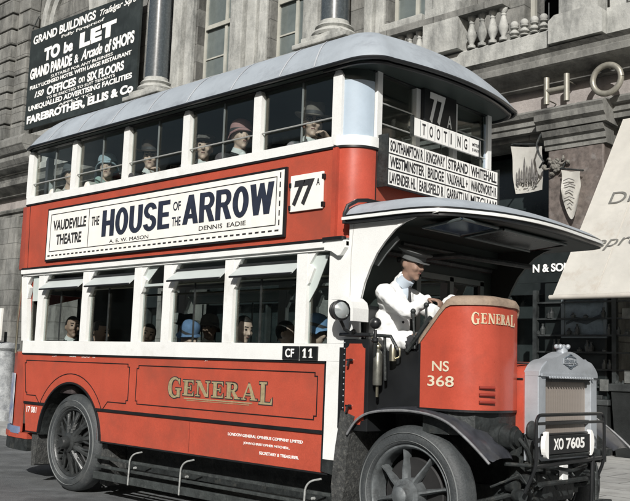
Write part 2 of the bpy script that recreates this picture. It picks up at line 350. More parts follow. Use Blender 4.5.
# dark rooms behind
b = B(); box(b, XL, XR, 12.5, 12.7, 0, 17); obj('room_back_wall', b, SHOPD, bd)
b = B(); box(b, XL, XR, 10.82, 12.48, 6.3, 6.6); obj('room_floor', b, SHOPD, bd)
for i, (x0, x1, z0, z1) in enumerate(wops):
    b = B(); f = .09
    for q in ((x0, x0+f, z0, z1), (x1-f, x1, z0, z1), (x0+f, x1-f, z0, z0+f), (x0+f, x1-f, z1-f, z1)): box(b, q[0], q[1], 10.25, 10.35, q[2], q[3])
    xm = (x0+x1)/2+.1
    if x1-x0 > 1:
        box(b, xm-.05, xm+.05, 10.25, 10.35, z0+f, z1-f)
        box(b, x0+f, x1-f, 10.2, 10.24, z0+1.62, z0+1.74)
        box(b, x0+f, xm-.05, 10.26, 10.34, z0+.75, z0+.79)
    wf = obj('window_frame', b, mat('dull_window_frame', (.36, .36, .32), .6, var=.15), bd)
    if x0 == .5: continue
    b = B(); box(b, x0+f, x1-f, 10.29, 10.31, z0+f, z1-f); obj('window_pane', b, mat('sooty_window_glass', (.115, .135, .13), .16, var=.25, scale=1.5, spec=.9), wf)
for x0, x1, z0, z1 in gops:
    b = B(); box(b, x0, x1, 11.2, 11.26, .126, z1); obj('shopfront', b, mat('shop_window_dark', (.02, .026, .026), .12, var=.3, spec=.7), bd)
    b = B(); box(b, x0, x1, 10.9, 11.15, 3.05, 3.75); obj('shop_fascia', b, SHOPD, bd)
    b = B(); box(b, x0, x1, 10.85, 11.18, .126, .75); k = x0+.9
    while k < x1: box(b, k, k+.07, 10.95, 11.1, .75, 3.05); k += 1.35
    obj('shopfront_frame', b, mat('dark_painted_timber', (.03, .035, .034), .35, var=.4), bd)
# entablature: profile (y, z) swept along x
def course(name, prof, x0, x1, m, parent=bd):
    b = B(); prism(b, prof, x0, x1, 'x'); return obj(name, b, m, parent)
course('cornice', [(10, 6.95), (9.66, 6.95), (9.64, 7.04), (9.56, 7.09), (9.48, 7.15), (9.36, 7.18), (9.32, 7.21), (9.32, 7.33), (9.38, 7.37), (9.36, 7.45), (9.27, 7.52), (9.5, 7.58), (10, 7.6)], XL, XR, MOULD)
course('frieze', [(10, 6.50), (9.87, 6.50), (9.87, 6.949), (10, 6.949)], XL, XR, STONE3)
course('architrave', [(10, 6.12), (9.84, 6.12), (9.84, 6.22), (9.80, 6.24), (9.80, 6.36), (9.72, 6.38), (9.68, 6.46), (9.70, 6.499), (10, 6.499)], XL, XR, MOULD)
# pedestal course / balcony with balustrade
course('balcony_plinth', [(10, 7.601), (9.45, 7.601), (9.45, 7.92), (9.52, 7.98), (10, 7.98)], -4.0, 1.35, STONE2)
course('pedestal_course', [(10, 7.601), (9.4, 7.601), (9.4, 7.8), (9.5, 7.86), (9.5, 8.62), (9.42, 8.68), (9.36, 8.86), (9.42, 8.9), (10, 8.95)], XL, -3.3, STONE2)
bal = B(); box(bal, -3.3, .42, 9.3, 9.62, 8.66, 8.80); bal = obj('balustrade_rail', bal, STONE, bd)
def baluster(x, z0, z1, y=9.5, sph=False):
    h = z1-z0; b = B()
    pr = [(.085, 0), (.085, .08), (.05, .1), (.045, .14), (.10, .32), (.105, .42), (.07, .6), (.045, .74), (.06, .78), (.045, .82), (.08, .9), (.085, 1)]
    lathe(b, [(0, 0)]+[(r*1.0, q*h) for r, q in pr]+[(0, h)], (x, y, z0), n=12)
    if sph: ball(b, (x, y, z1+.05), .085, n=12)
    obj('baluster', b, STONE2, bal if not sph else bd, True)
for x in (-3.0, -2.75, -2.5, -2.25, -2.0, -1.75, -.42, -.17, .08, .33): baluster(x, 7.98, 8.66)
b = B(); box(b, -1.5, -.62, 9.28, 9.9, 7.98, 8.655); box(b, -1.5, -.62, 9.34, 9.9, 8.81, 9.0); bbox(b, -1.42, -.7, 9.45, 9.9, 9.0, 10.4, .05); obj('carved_pedestal', b, STONE2, bd)
for x in (.58, .80, 1.02, 1.22): baluster(x, 7.98, 8.18, sph=True)
b = B(); box(b, 1.42, 2.5, 9.3, 10, 7.601, 7.98); prism(b, [(1.42, 7.98), (1.42, 8.04), (1.55, 8.14), (2.38, 8.14), (2.5, 8.04), (2.5, 7.98)], 9.3, 10); box(b, 1.58, 2.36, 9.42, 10, 8.14, 12)
box(b, 2.5, XR, 9.5, 10, 7.601, 8.1); box(b, 2.5, XR, 9.62, 10, 8.1, 8.9); bbox(b, 2.9, 4.3, 9.48, 9.7, 8.1, 12, .04); obj('parapet_pedestal', b, STONE2, bd)
b = B(); tube(b, [(1.33, 9.5, 7.98), (1.33, 9.5, 8.5)], .012, 6); obj('iron_rod', b, IRON, bd)
# columns
for cx in (-11.15, -4.25, 3.6+4):
    b = B(); lathe(b, [(.34, 9.40), (.335, 11), (.31, 15)], (cx, 9.5, 0), n=28); c_ = obj('column', b, GRAN, bd, True)
    b = B(); box(b, cx-.62, cx+.62, 9.02, 9.95, 8.951, 9.06); lathe(b, [(0, 9.06), (.5, 9.06), (.54, 9.12), (.5, 9.18), (.41, 9.2), (.41, 9.24), (.46, 9.29), (.42, 9.34), (.36, 9.37), (.35, 9.45)], (cx, 9.5, 0), n=28); obj('column_base', b, STONE2, c_, True)
    b = B(); box(b, cx-.75, cx+.75, 9.0, 10, 7.61, 8.9); bbox(b, cx-.85, cx+.85, 8.94, 10, 8.82, 8.94, .03); obj('column_pedestal', b, STONE2, c_)
# piers, reveals and mouldings between the windows
b = B()
for x0, x1, y in ((-10.85, -10.45, 9.72), (-10.4, -10.08, 9.85), (-8.28, -7.8, 9.7), (-7.75, -7.4, 9.82), (-7.36, -7.06, 9.9), (-5.65, -5.15, 9.82), (-3.62, -3.38, 9.8), (-3.36, -3.1, 9.9), (-1.9, -1.5, 9.85), (-.2, .2, 9.8), (-12.2, -11.7, 9.8), (-15.3, -14.6, 9.85)):
    bbox(b, x0, x1, y, 9.999, 8.96, 16.5, .03)
obj('window_pier', b, STONE2, bd)
b = B()
for x0, x1 in ((-10.15, -8.3), (-7.1, -5.7), (-3.1, -1.9)): bbox(b, x0, x1, 9.75, 9.999, 9.02, 9.19, .02)
obj('window_sill', b, STONE2, bd)
# rusticated pier at the far left
b = B(); z = 8.96; i = 0
while z < 16.5:
    bbox(b, -26, -19.75, 9.35, 9.99, z, z+.52, .04); bbox(b, -19.70, -18.95, 9.55, 9.99, z, z+.52, .04); z += .58
obj('rusticated_pier', b, STONE, bd); b = B(); box(b, -26, -18.98, 9.6, 9.985, 8.96, 16.9); obj('rusticated_pier_core', b, STONE, bd)
for z0, yy in ((8.35, 8.7), (7.95, 8.95)):
    b = B(); prism(b, [(9.4, z0-.3), (yy+.15, z0-.2), (yy, z0), (yy, z0+.2), (yy+.1, z0+.32), (9.4, z0+.36)], -27, -17.2, 'x'); obj('pier_cornice', b, STONE, bd)
b = B(); bbox(b, -25, -18.2, 9.3, 9.99, .13, 6.1, .05); obj('lower_pier', b, STONE, bd)
# arch over the window above the signboard
b = B()
for r0, r1, y in ((1.45, 1.75, 9.8), (1.15, 1.42, 9.9)):
    P = [(-16.8+r1*math.cos(a), 12.7+r1*1.15*math.sin(a)) for a in [PI*k/18 for k in range(19)]]; Q = [(-16.8+r0*math.cos(a), 12.7+r0*1.15*math.sin(a)) for a in [PI*k/18 for k in range(18, -1, -1)]]
    prism(b, P+Q, y, 9.998)
obj('window_arch', b, STONE2, bd)
# pilaster of the shopfront with capital and bracket
b = B(); bbox(b, 1.2, 2.32, 9.72, 9.999, 3.95, 5.70, .03); sh = obj('pilaster', b, MARB, bd); b = B(); bbox(b, 1.15, 2.37, 9.68, 9.998, .127, 3.949, .03); obj('pilaster_casing', b, SHOPD, sh)
b = B()
prism(b, [(9.999, 5.66), (9.70, 5.66), (9.70, 5.74), (9.66, 5.76), (9.66, 5.86), (9.6, 5.9), (9.55, 6.0), (9.999, 6.0)], 1.14, 2.38, 'x')
prism(b, [(9.999, 6.0), (9.52, 6.02), (9.50, 6.12), (9.42, 6.18), (9.42, 6.30), (9.38, 6.36), (9.46, 6.42), (9.999, 6.44)], 1.06, 2.46, 'x')
obj('pilaster_capital', b, MOULD, sh)
b = B(); ro_ = random.Random(9)
for i in range(26):
    a = ro_.uniform(0, 2*PI); r0 = ro_.uniform(.02, .25); cx_, cz_ = 1.40+r0*math.cos(a), 5.36+r0*math.sin(a)*.8; a2 = ro_.uniform(0, 6.28)
    tube(b, [(cx_+.09*f*math.cos(a2+f*2.2), 9.69-.05*math.sin(f*PI), cz_+.09*f*math.sin(a2+f*2.2)) for f in [k/6 for k in range(7)]], [.022, .030, .032, .028, .022, .014, .006], 7)
obj('carved_ornament', b, mat('dark_carved_stone', (.14, .135, .12), .85, var=.3), bd, True)
b = B(); tube(b, [(1.12, 9.6, 6.0), (1.10, 9.45, 5.75), (1.17, 9.42, 5.55), (1.25, 9.45, 5.4), (1.14, 9.5, 5.3)], .02, 8); obj('iron_bracket', b, IRON, bd, True)
# unseen block added to cut the low sky light
# stands across the street and is reflected in the bus windows
ob_ = empty('added_street_block', 'plain dark stone block added out of view across the street to cut low sky light and reflect in the bus windows', 'building', (0, -27, 0))
b = B(); ops2 = [(-50+5*k, -47.6+5*k, z_, z_+2.4) for k in range(20) for z_ in (1.0, 5.0, 8.6)]; cells(b, -60, 60, 0, 12.5, -28, -27, ops2); obj('block_wall', b, STONE, ob_)
b = B(); box(b, -60, 60, -28.4, -28.2, 0, 12.4); obj('block_interior', b, SHOPD, ob_)
b = B(); prism(b, [(-27, 12.5), (-26.4, 12.7), (-26.3, 13.0), (-28.4, 13.0), (-28.4, 12.5)], -60, 60, 'x'); obj('block_cornice', b, MOULD, ob_)
# ================================================================= SIGNS ON THE BUILDING
sg = empty('hanging_signboard', 'large black signboard with white lettering TO be LET on the stone building', 'signboard', (-15.5, 9.6, 9.2))
b = B(); prism(b, [(-18.75, 9.18), (-12.28, 9.10), (-12.28, 12.45), (-18.75, 12.72)], 9.58, 9.66); obj('board', b, BOARD, sg)
b = B()
for z in (9.3, 12.2): box(b, -18.6, -12.4, 9.66, 9.75, z, z+.1)
tube(b, [(-12.3, 9.6, 12.4), (-12.1, 9.9, 13.2)], .02, 6); tube(b, [(-18.7, 9.6, 12.8), (-18.9, 9.9, 13.4)], .02, 6); obj('batten', b, IRON, sg)
ux = (1, 0, 0); uz = (0, 0, 1)
def srow(s, x0, x1, z, h, bold=.02, slope=0., shear=0):
    z = 9.30+(z-8.74)*.872; h *= .9; text('sign_lettering', s, WHL, sg, (x0, 9.577, z), (1, 0, slope), (0, 0, 1), x1-x0, h, bold, shear, .004)
srow('GRAND BUILDINGS', -18.55, -14.7, 12.02, .34, .03); srow('Trafalgar Sqre', -14.45, -12.5, 11.98, .30, .012, 0, .4)
srow('Fully Fireproof', -16.7, -14.2, 11.79, .15, .01)
srow('TO', -17.75, -16.75, 11.15, .52, .06); srow('be', -16.5, -15.95, 11.15, .44, .05); srow('LET', -15.55, -13.5, 11.12, .56, .06)
srow('GRAND PARADE', -18.6, -15.95, 10.58, .44, .05); srow('&', -15.8, -15.55, 10.6, .32, .02); srow('Arcade', -15.4, -14.2, 10.6, .4, .03, 0, .3); srow('of SHOPS', -14.05, -12.5, 10.56, .44, .04)
srow('SUITABLE FOR ANY BUSINESS', -17.2, -13.6, 10.38, .11, .01); srow('FULLY LICENSED HOTEL WITH LARGE RESTAURANT', -18.55, -12.6, 10.17, .15, .03)
srow('150', -18.2, -17.6, 9.78, .24, .03, 0, .3); srow('OFFICES', -17.4, -15.6, 9.72, .33, .04); srow('on', -15.45, -15.1, 9.76, .2, .02); srow('SIX FLOORS', -14.95, -12.95, 9.7, .33, .04)
srow('TO BE ERECTED TO SUIT TENANTS', -17.4, -13.4, 9.56, .1, .01)
srow('UNEQUALLED ADVERTISING FACILITIES', -18.55, -12.5, 9.27, .23, .035)
srow('APPLY TO', -16.6, -14.6, 9.14, .09, .01)
srow('FAREBROTHER, ELLIS & Co', -18.6, -12.4, 8.74, .36, .05)
LY = 9.5
def hletter(b):
    tube(b, [(1.285, LY, 6.50), (1.285, LY, 7.02)], .055, 14); tube(b, [(1.70, LY, 6.50), (1.70, LY, 7.02)], .055, 14); tube(b, [(1.29, LY, 6.76), (1.69, LY, 6.76)], .052, 12)
    for x, z in ((1.285, 6.6), (1.70, 6.9)): tube(b, [(x, LY+.04, z), (x, 9.87, z)], .012, 6)
    return b
tag(obj('raised_letter', hletter(B()), LETM, None, True), 'raised metal letter H standing off the stone frieze', 'letter', 'raised metal letters on the frieze')
b = B()
P = [(2.49+.27*math.cos(a), LY, 6.76+.265*math.sin(a)) for a in [2*PI*k/32 for k in range(33)]]
tube(b, P, .055, 14, cap=False); tube(b, [(2.49, LY+.04, 7.0), (2.49, 9.87, 7.0)], .012, 6)
tag(obj('raised_letter', b, LETM, None, True), 'raised metal ring letter O standing off the stone frieze', 'letter', 'raised metal letters on the frieze')
# hanging banners
def banner(label, top, bot, y, m, sketch, pole):
    r = empty('hanging_banner', label, 'banner', (top[0][0], y, bot[0][1]))
    b = B(); n = 14; rows = 14; V = []
    for j in range(rows+1):
        row = []
        for i in range(n+1):
            f = i/n; g = j/rows
            x = (top[0][0]*(1-f)+top[1][0]*f)*(1-g)+(bot[0][0]*(1-f)+bot[1][0]*f)*g
            zt = top[0][1]*(1-f)+top[1][1]*f
            if sketch == 'shield':
                e = abs(2*f-1); zb = bot[0][1]+(top[0][1]-bot[0][1])*.42*e**1.8
            else: zb = bot[0][1]*(1-f)+bot[1][1]*f
            row.append(b.verts.new((x, y+.05*math.sin(f*PI)*(1 if sketch != 'shield' else .5)+.025*math.sin(g*7+f*4), zt*(1-g)+zb*g)))
        V.append(row)
    for j in range(rows):
        for i in range(n): b.faces.new((V[j][i], V[j][i+1], V[j+1][i+1], V[j+1][i]))
    bmesh.ops.solidify(b, geom=b.faces[:], thickness=.01)
    sh = obj('sheet', b, m, r, True)
    b = B()
    for p in pole: tube(b, p, .018, 8)
    obj('pole', b, IRON, r)
    return r, sh
bn, sheet = banner('white cloth banner with a drawing of a spired building hung in the dark shop opening', ((.36, 5.88), (1.06, 5.78)), ((.47, 4.92), (1.07, 4.93)), 9.75, PAPER, 'sq', [[(.40, 9.79, 5.93), (1.12, 9.79, 5.82)], [(.36, 9.8, 5.93), (.36, 10.4, 6.0)]])
b = B()
rs = random.Random(5)
def zz(f): return 9.728+.0*f
for k in range(9):   # little towers
    x = .52+.055*k; h = (.22, .3, .26, .5, .34, .3, .44, .28, .2)[k]; ww = .018
    prism(b, [(x-ww, 5.12), (x+ww, 5.12), (x+ww, 5.12+h*.75), (x, 5.12+h), (x-ww, 5.12+h*.75)], 9.715, 9.722)
for k in range(40):
    x = rs.uniform(.52, .98); z = rs.uniform(5.04, 5.2); s = rs.uniform(.01, .03); prism(b, [(x-s, z), (x, z-s*.6), (x+s, z), (x, z+s*.6)], 9.708-k*.0001, 9.714)
obj('drawing', b, mat('grey_print_ink', (.12, .115, .11), .8, var=.5, scale=20), bn)
bn2, _ = banner('white shield-shaped banner with a pointed foot hung beside the granite pilaster', ((1.56, 5.22), (1.95, 5.14)), ((1.58, 4.28), (1.93, 4.28)), 9.55, PAPER, 'shield', [[(1.52, 9.58, 5.26), (1.99, 9.58, 5.16)], [(1.56, 9.58, 5.26), (1.56, 9.75, 5.42)]])
b = B()
for k, (x0, x1, z) in enumerate(((1.63, 1.85, 5.0), (1.65, 1.87, 4.90), (1.67, 1.83, 4.78), (1.65, 1.85, 4.66), (1.71, 1.81, 4.54))): rline(b, [(x0, z), ((x0+x1)/2, z+.03), (x1, z-.02)], .018, 9.50, 9.505)
obj('scrollwork', b, MATS['grey_print_ink'], bn2)
# awning
aw = empty('shop_awning', 'cream canvas shop awning with painted lettering, stretched over the pavement at right', 'awning', (5.5, 9, 2.7))
AX0, AX1 = 2.25, 9.0
def awp(f, t): # f along x, t from front edge up to wall
    x0 = AX0+.40*t; sag = .07*math.sin(t*PI)*(.6+.4*math.sin(f*22))
    return Vector((x0+(AX1-x0)*f, 8+1.8*t, 2.74+3.32*t-sag))
b = B(); V = [[b.verts.new(awp(i/60, j/20)) for i in range(61)] for j in range(21)]
for j in range(20):
    for i in range(60): b.faces.new((V[j][i], V[j][i+1], V[j+1][i+1], V[j+1][i]))
bmesh.ops.solidify(b, geom=b.faces[:], thickness=.012); obj('canvas', b, CANV, aw, True)
b = B(); tube(b, [(AX0-.05, 7.99, 2.71), (AX1+.1, 7.99, 2.71)], .04, 12); obj('front_bar', b, mat('pale_painted_bar', (.42, .40, .36), .7), aw, True)
b = B()
for f in [k/9 for k in range(1, 9)]:
    V = [[b.verts.new(awp(f+e, t_/14)+Vector((0, -.012, .006))) for e in (-.0012, .0012)] for t_ in range(15)]
    for p, q in zip(V[:-1], V[1:]): b.faces.new((p[0], p[1], q[1], q[0]))
obj('canvas_seam', b, mat('canvas_seam_tape', (.50, .47, .42), .9), aw)
b = B()
for x in (AX0+.05, 5.6, AX1-.05): tube(b, [(x, 8.02, 2.70), (x+.1, 9.95, 2.9)], .02, 8); tube(b, [(x, 8.02, 2.70), (x+.2, 9.95, 3.6)], .015, 8)
obj('stay_arm', b, IRON, aw)
sl_ = Vector((0, 1.8, 3.32)).normalized(); nn_ = Vector((0, -3.32, 1.8)).normalized()
def conform(o):
    for v_ in o.data.vertices:
        c_ = v_.co; t_ = (c_.y-8)/1.8; x0 = AX0+.40*t_; f_ = (c_.x-x0)/(AX1-x0); c_.z -= .07*math.sin(t_*PI)*(.6+.4*math.sin(f_*22))
def awt(s, x, t, w, h, sh=0., bold=0.): text('awning_lettering', s, mat('faded_grey_lettering', (.13, .13, .12), .8, var=.3, scale=30), aw, Vector((x, 8+1.8*t, 2.74+3.32*t))-Vector((0,0,0))+nn_*.012, ux, sl_, w, h, bold, sh, .002); conform(C.objects[-1] if C.objects[-1].name.startswith('awning_lettering') else None)
awt('DEALERS', 2.79, .505, 1.75, .25, .12); awt('Reproductions', 2.5, .240, 2.5, .30, .35)
# white lettering on fascia behind the bus canopy
text('shop_sign_lettering', 'N & SON', WHL, None, (.93, 9.64, 3.34), ux, uz, .78, .155, .03, 0, .01)
o = bpy.data.objects['shop_sign_lettering']; tag(o, 'small white lettering N & SON on the dark shopfront', 'shop sign')
b = B(); box(b, -.5, 2.3, 9.655, 9.676, 3.15, 3.68); obj('fascia_board', b, SHOPD, o)
# framed picture in the shop window
def SHIFT(b):
    for v_ in b.verts: v_.co.x += .30
fp = empty('framed_picture', 'framed landscape picture glimpsed in the dark shop window under the awning', 'picture', (1.65, 9.9, 2.1))
b = B()
for q in ((1.22, 2.10, 2.82, 2.88), (1.22, 2.10, 2.12, 2.18), (1.22, 1.28, 2.18, 2.82), (2.04, 2.10, 2.18, 2.82)): box(b, q[0], q[1], 9.62, 9.68, q[2], q[3])
SHIFT(b); obj('frame', b, mat('grey_frame', (.10, .12, .13), .5), fp)
b = B(); box(b, 1.28, 2.04, 9.66, 9.67, 2.18, 2.82); SHIFT(b); obj('canvas', b, mat('pale_blue_picture', (.13, .165, .185), .5, var=.25, scale=5, dirt=(.05, .07, .08), dscale=3, dth=.55), fp)
b = B(); prism(b, [(1.3, 2.4), (1.5, 2.5), (1.75, 2.46), (2.02, 2.56), (2.02, 2.5), (1.7, 2.36), (1.45, 2.42), (1.3, 2.36)], 9.655, 9.659); SHIFT(b); obj('painted_hills', b, mat('picture_hills', (.035, .045, .05), .6), fp)
b = B(); box(b, 1.56, 1.76, 9.64, 9.67, 2.93, 3.02); SHIFT(b); obj('price_card', b, PAPER, fp)
# refuse bins on the pavement
def bin_(x, y, s, label, lean=0):
    r = empty('refuse_bin', label, 'bin', (x, y, .126), 'dark bins standing by the shopfront')
    b = B(); P = []
    for i, (hw, z) in enumerate(((.17*s, 0), (.2*s, .62*s))): P.append([b.verts.new((x+a*hw+lean*z, y+c*hw, .127+z)) for a, c in ((-1, -1), (1, -1), (1, 1), (-1, 1))])
    b.faces.new(P[0][::-1])
    for k in range(4): b.faces.new((P[0][k], P[0][(k+1) % 4], P[1][(k+1) % 4], P[1][k]))
    bmesh.ops.solidify(b, geom=b.faces[:], thickness=.015); obj('bin_body', b, mat('dark_tin', (.05, .055, .055), .5, var=.4, metal=.3, bump=.2), r)
    b = B(); bbox(b, x-.22*s+lean*.62*s, x+.22*s+lean*.62*s, y-.22*s, y+.22*s, .127+.62*s, .127+.69*s, .015); bbox(b, x-.05+lean*.62*s, x+.05+lean*.62*s, y-.03, y+.03, .127+.69*s, .127+.74*s, .01); obj('bin_lid', b, MATS['dark_tin'], r)
bin_(2.35, 9.45, 1.35, 'dark tin bin with a lid, nearest the red granite pilaster')
bin_(3.05, 9.5, 1.75, 'taller dark tin bin with a lid, standing under the awning')
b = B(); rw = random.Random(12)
for k in range(7):
    z = .95+.3*k; box(b, 1.0, 5.0, 9.60, 9.675, z, z+.03)
for x in (1.0, 2.55, 3.6, 5.0): box(b, x-.04, x+.04, 9.58, 9.677, .13, 3.0)
for k in range(60):
    x = rw.uniform(1.05, 4.8); z = .98+.3*rw.randrange(6); h = rw.uniform(.06, .22); lathe(b, [(0, 0), (.04, 0), (.05, h*.5), (.02, h*.8), (.025, h), (0, h)], (x, 9.62, z), n=8)
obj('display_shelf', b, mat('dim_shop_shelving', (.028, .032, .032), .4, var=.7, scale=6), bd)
b = B()
for x, z, w_, h in ((2.75, 1.35, .3, .22), (3.2, 2.0, .22, .3), (2.72, 2.45, .26, .18), (2.3, 1.2, .16, .2)): box(b, x, x+w_, 9.55, 9.56, z, z+h)
obj('display_card', b, mat('dim_cards', (.10, .105, .10), .7, var=.5, scale=9), bd)
# goods in shadow beneath awning
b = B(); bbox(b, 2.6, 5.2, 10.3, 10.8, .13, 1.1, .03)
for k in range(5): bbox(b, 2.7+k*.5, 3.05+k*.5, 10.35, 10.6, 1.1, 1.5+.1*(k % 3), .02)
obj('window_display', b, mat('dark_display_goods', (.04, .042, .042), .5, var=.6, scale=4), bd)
# pier with poster at the far left
st = empty('stone_post', 'weathered pale stone post standing on the pavement behind the rear platform', 'post', (-7.7, 3.9, .126))
b = B(); lathe(b, [(0, 0), (.36, 0), (.36, .18), (.29, .24), (.25, .5), (.22, 1.3), (.24, 1.42), (.3, 1.48), (.3, 1.58), (0, 1.62)], (-8.15, 3.9, .127), n=20); obj('post_shaft', b, mat('blotchy_pale_stone', (.33, .345, .35), .85, var=.35, scale=7, bump=.5, dirt=(.14, .15, .16), dscale=6, dth=.52), st, True)
b = B(); tube(b, [(-8.15, 3.9, 1.6), (-8.15, 3.9, 1.95)], .03, 8); obj('post_spike', b, IRON, st)
ps = empty('framed_notice', 'small framed print on a post at the far left, behind the bus', 'notice', (-8.1, 3.7, 1.75))
b = B(); box(b, -8.62, -7.86, 3.62, 3.66, 1.76, 2.42); obj('backboard', b, PAPER, ps)
b = B(); box(b, -8.45, -8.02, 3.612, 3.619, 1.9, 2.3); obj('print', b, mat('blue_grey_print', (.30, .34, .38), .7, var=.5, scale=9, dirt=(.08, .09, .1), dscale=8, dth=.58), ps)

# ================================================================= THE BUS (x forward, offside at y=0, nearside y=2.13)
W = 2.13
bus = empty('double_decker_bus', 'red and white open-cab double-decker bus with advertisement boards and a driver at the wheel', 'bus', (2.2, 1.06, 0))
def xr(z): return -.12 - .35*min(1, max(0, (z-.59)/3.4))**.6 if z > .59 else -.12    # leaning rear edge
def rear(z): # measured rear edge
    pts = [(.59, -.12), (1.48, -.29), (2.1, -.33), (2.46, -.41), (3.3, -.46), (4.02, -.47)]
    for (z0, x0), (z1, x1) in zip(pts[:-1], pts[1:]):
        if z <= z1: return x0+(x1-x0)*max(0, (z-z0)/(z1-z0))
    return pts[-1][1]
for side in (0, 1):
    yo = 0 if side == 0 else W; s = -1 if side == 0 else 1
    def Y(d, yo=yo, s=s): return yo+s*d
    def P(bm, pts, d0, d1, Y=Y): prism(bm, pts, Y(d0), Y(d1))
    def Q(bm, x0, x1, d0, d1, z0, z1, Y=Y): box(bm, x0, x1, min(Y(d0), Y(d1)), max(Y(d0), Y(d1)), z0, z1)
    # upper band of the lower body with the wheel arch cut out
    wx, wz, wr = .80, .54, .64
    def archpts(a0, a1, r, n=20): return [(wx+r*math.cos(math.radians(a0+(a1-a0)*k/n)), wz+r*math.sin(math.radians(a0+(a1-a0)*k/n))) for k in range(n+1)]
    aA = math.degrees(math.asin((.91-wz)/wr)); aB = math.degrees(math.asin((.59-wz)/wr))
    b = B(); P(b, [(rear(.91), .91)]+archpts(180-aA, aA, wr)+[(4.61, .91), (4.62, 1.477), (rear(1.477), 1.477)], -.03, 0)
    up = obj('waist_panel', b, RED, bus)
    b = B(); P(b, [(rear(.59), .59)]+archpts(180-aB, 180-aA, wr, 4)+[(rear(.90), .895)], -.04, -.006); P(b, archpts(aA, aB, wr, 4)+[(4.68, .59), (4.625, .72), (4.61, .895)], -.04, -.006)
    lo = obj('skirt_panel', b, RED, bus)
    b = B(); P(b, [(rear(.91)-.004, .896), (wx-wr*math.cos(math.radians(aA)), .896), (wx-wr*math.cos(math.radians(aA)), .925), (rear(.91)-.004, .925)], -.005, .008); P(b, [(wx+wr*math.cos(math.radians(aA)), .896), (4.63, .896), (4.63, .925), (wx+wr*math.cos(math.radians(aA)), .925)], -.005, .008)
    ar = archpts(180-aB, aB, wr+.0, 28); ar2 = archpts(aB, 180-aB, wr-.02, 28); P(b, ar+ar2, -.02, .012)
    P(b, [(4.612, .60), (4.632, .60), (4.64, 1.47), (4.62, 1.47)], -.01, .01)
    P(b, [(rear(1.48)-.005, 1.467), (4.62, 1.467), (4.62, 1.485), (rear(1.48)-.005, 1.485)], -.01, .010)
    P(b, [(rear(.59), .575), (wx-wr+.005, .575), (wx-wr+.005, .59), (rear(.59), .59)], -.03, .0); P(b, [(wx+wr-.01, .575), (4.68, .575), (4.68, .59), (wx+wr-.01, .59)], -.03, .0)
    obj('black_moulding', b, BLACK, up)
    if side == 0:
        rc_ = random.Random(4); b = B()
        for cx_, cw in ((.42, .10), (.80, .13), (1.06, .16), (1.22, .05), (3.1, .04)):
            n_ = 9; top_ = [(cx_+cw*(k/n_-.5), 1.458+rc_.uniform(-.004, .004)+.004*k/n_) for k in range(n_+1)]; bot_ = [(x_, z_-rc_.uniform(.002, .007)) for x_, z_ in top_]
            prism(b, top_+bot_[::-1], -.0012, -.0002)
        obj('chipped_paint', b, CREAM, up)
    # lining: framed panels
    b = B()
    def notch(x0, x1, z0, z1, r=.03): return [(x0+r, z0), (x1-r, z0), (x1-r, z0+r), (x1, z0+r), (x1, z1-r), (x1-r, z1-r), (x1-r, z1), (x0+r, z1), (x0+r, z1-r), (x0, z1-r), (x0, z0+r), (x0+r, z0+r), (x0+r, z0)]
    rline(b, notch(2.02, 4.54, 1.005, 1.39), .009, Y(.001), Y(.004))
    A = archpts(150, 30, wr+.09, 18); a0 = A[0]; a1 = A[-1]
    rline(b, [(-.13, 1.0), (a0[0]-.1, 1.0), a0]+A[1:]+[(a1[0]+.1, 1.0), (1.86, 1.0), (1.86, 1.03), (1.89, 1.03), (1.89, 1.37), (1.86, 1.37), (1.86, 1.40), (-.19, 1.40), (-.19, 1.37), (-.22, 1.37), (-.16, 1.03), (-.13, 1.03), (-.13, 1.0)], .009, Y(.001), Y(.004))
    obj('lining', b, BLACK, up)
    b = B()
    for x in (1.36, 2.9): Q(b, x-.002, x+.002, -.0045, -.0025, .60, .89) if False else Q(b, x-.002, x+.002, -.0062, -.0048, .60, .89)
    obj('panel_joint', b, mat('dark_red_joint', (.12, .02, .015), .6), lo)
    # white waist rail of the lower deck
    b = B(); P(b, [(rear(1.49), 1.486), (4.84, 1.486), (4.85, 1.628), (rear(1.6), 1.628)], -.04, .012); obj('lower_waist_rail', b, CREAM, bus)
    b = B(); P(b, [(4.633, .70), (4.80, .70), (4.845, .95), (4.85, 1.485), (4.641, 1.485), (4.625, .95)], -.04, .01)
    obj('front_corner_strip', b, CREAM, bus)
    b = B(); P(b, [(4.63, .60), (4.78, .58), (4.80, .698), (4.633, .698)], -.04, .012); obj('corner_strip_shoe', b, IRON, bus)
    # lower-deck posts, cantrail
    xs = [-.28, .03, .98, 1.95, 2.45, 3.38, 4.32]
    for x in xs:
        b = B(); lean = (rear(2.4)-rear(1.6))*(1 if x < 0 else 0)
        P(b, [(x-.062, 1.629), (x+.062, 1.629), (x+.062+lean, 2.399), (x-.062+lean, 2.399)], -.05, .008)
        P(b, [(x+.063+lean*.8, 2.12), (x+.085+lean*.8, 2.14), (x+.14+lean, 2.26), (x+.085+lean, 2.30), (x+.16+lean, 2.398), (x+.063+lean, 2.398)], -.04, .004)
        obj('lower_deck_post', b, CREAM, bus)
    b = B(); P(b, [(rear(2.4), 2.40), (4.80, 2.40), (4.80, 2.425), (rear(2.42), 2.425)], -.05, .02); P(b, [(rear(2.4), 2.425), (4.85, 2.425), (4.85, 2.472), (rear(2.45), 2.472)], -.05, .045)
    obj('cantrail', b, CREAM, bus)
    b = B(); P(b, [(rear(2.47)-.01, 2.473), (4.72, 2.473), (4.72, 2.50), (rear(2.47)-.01, 2.50)], -.02, .03)
    for k in range(9): Q(b, .1+k*.55, .16+k*.55, .03, .04, 2.478, 2.494)
    obj('deck_moulding', b, BLACK, bus)
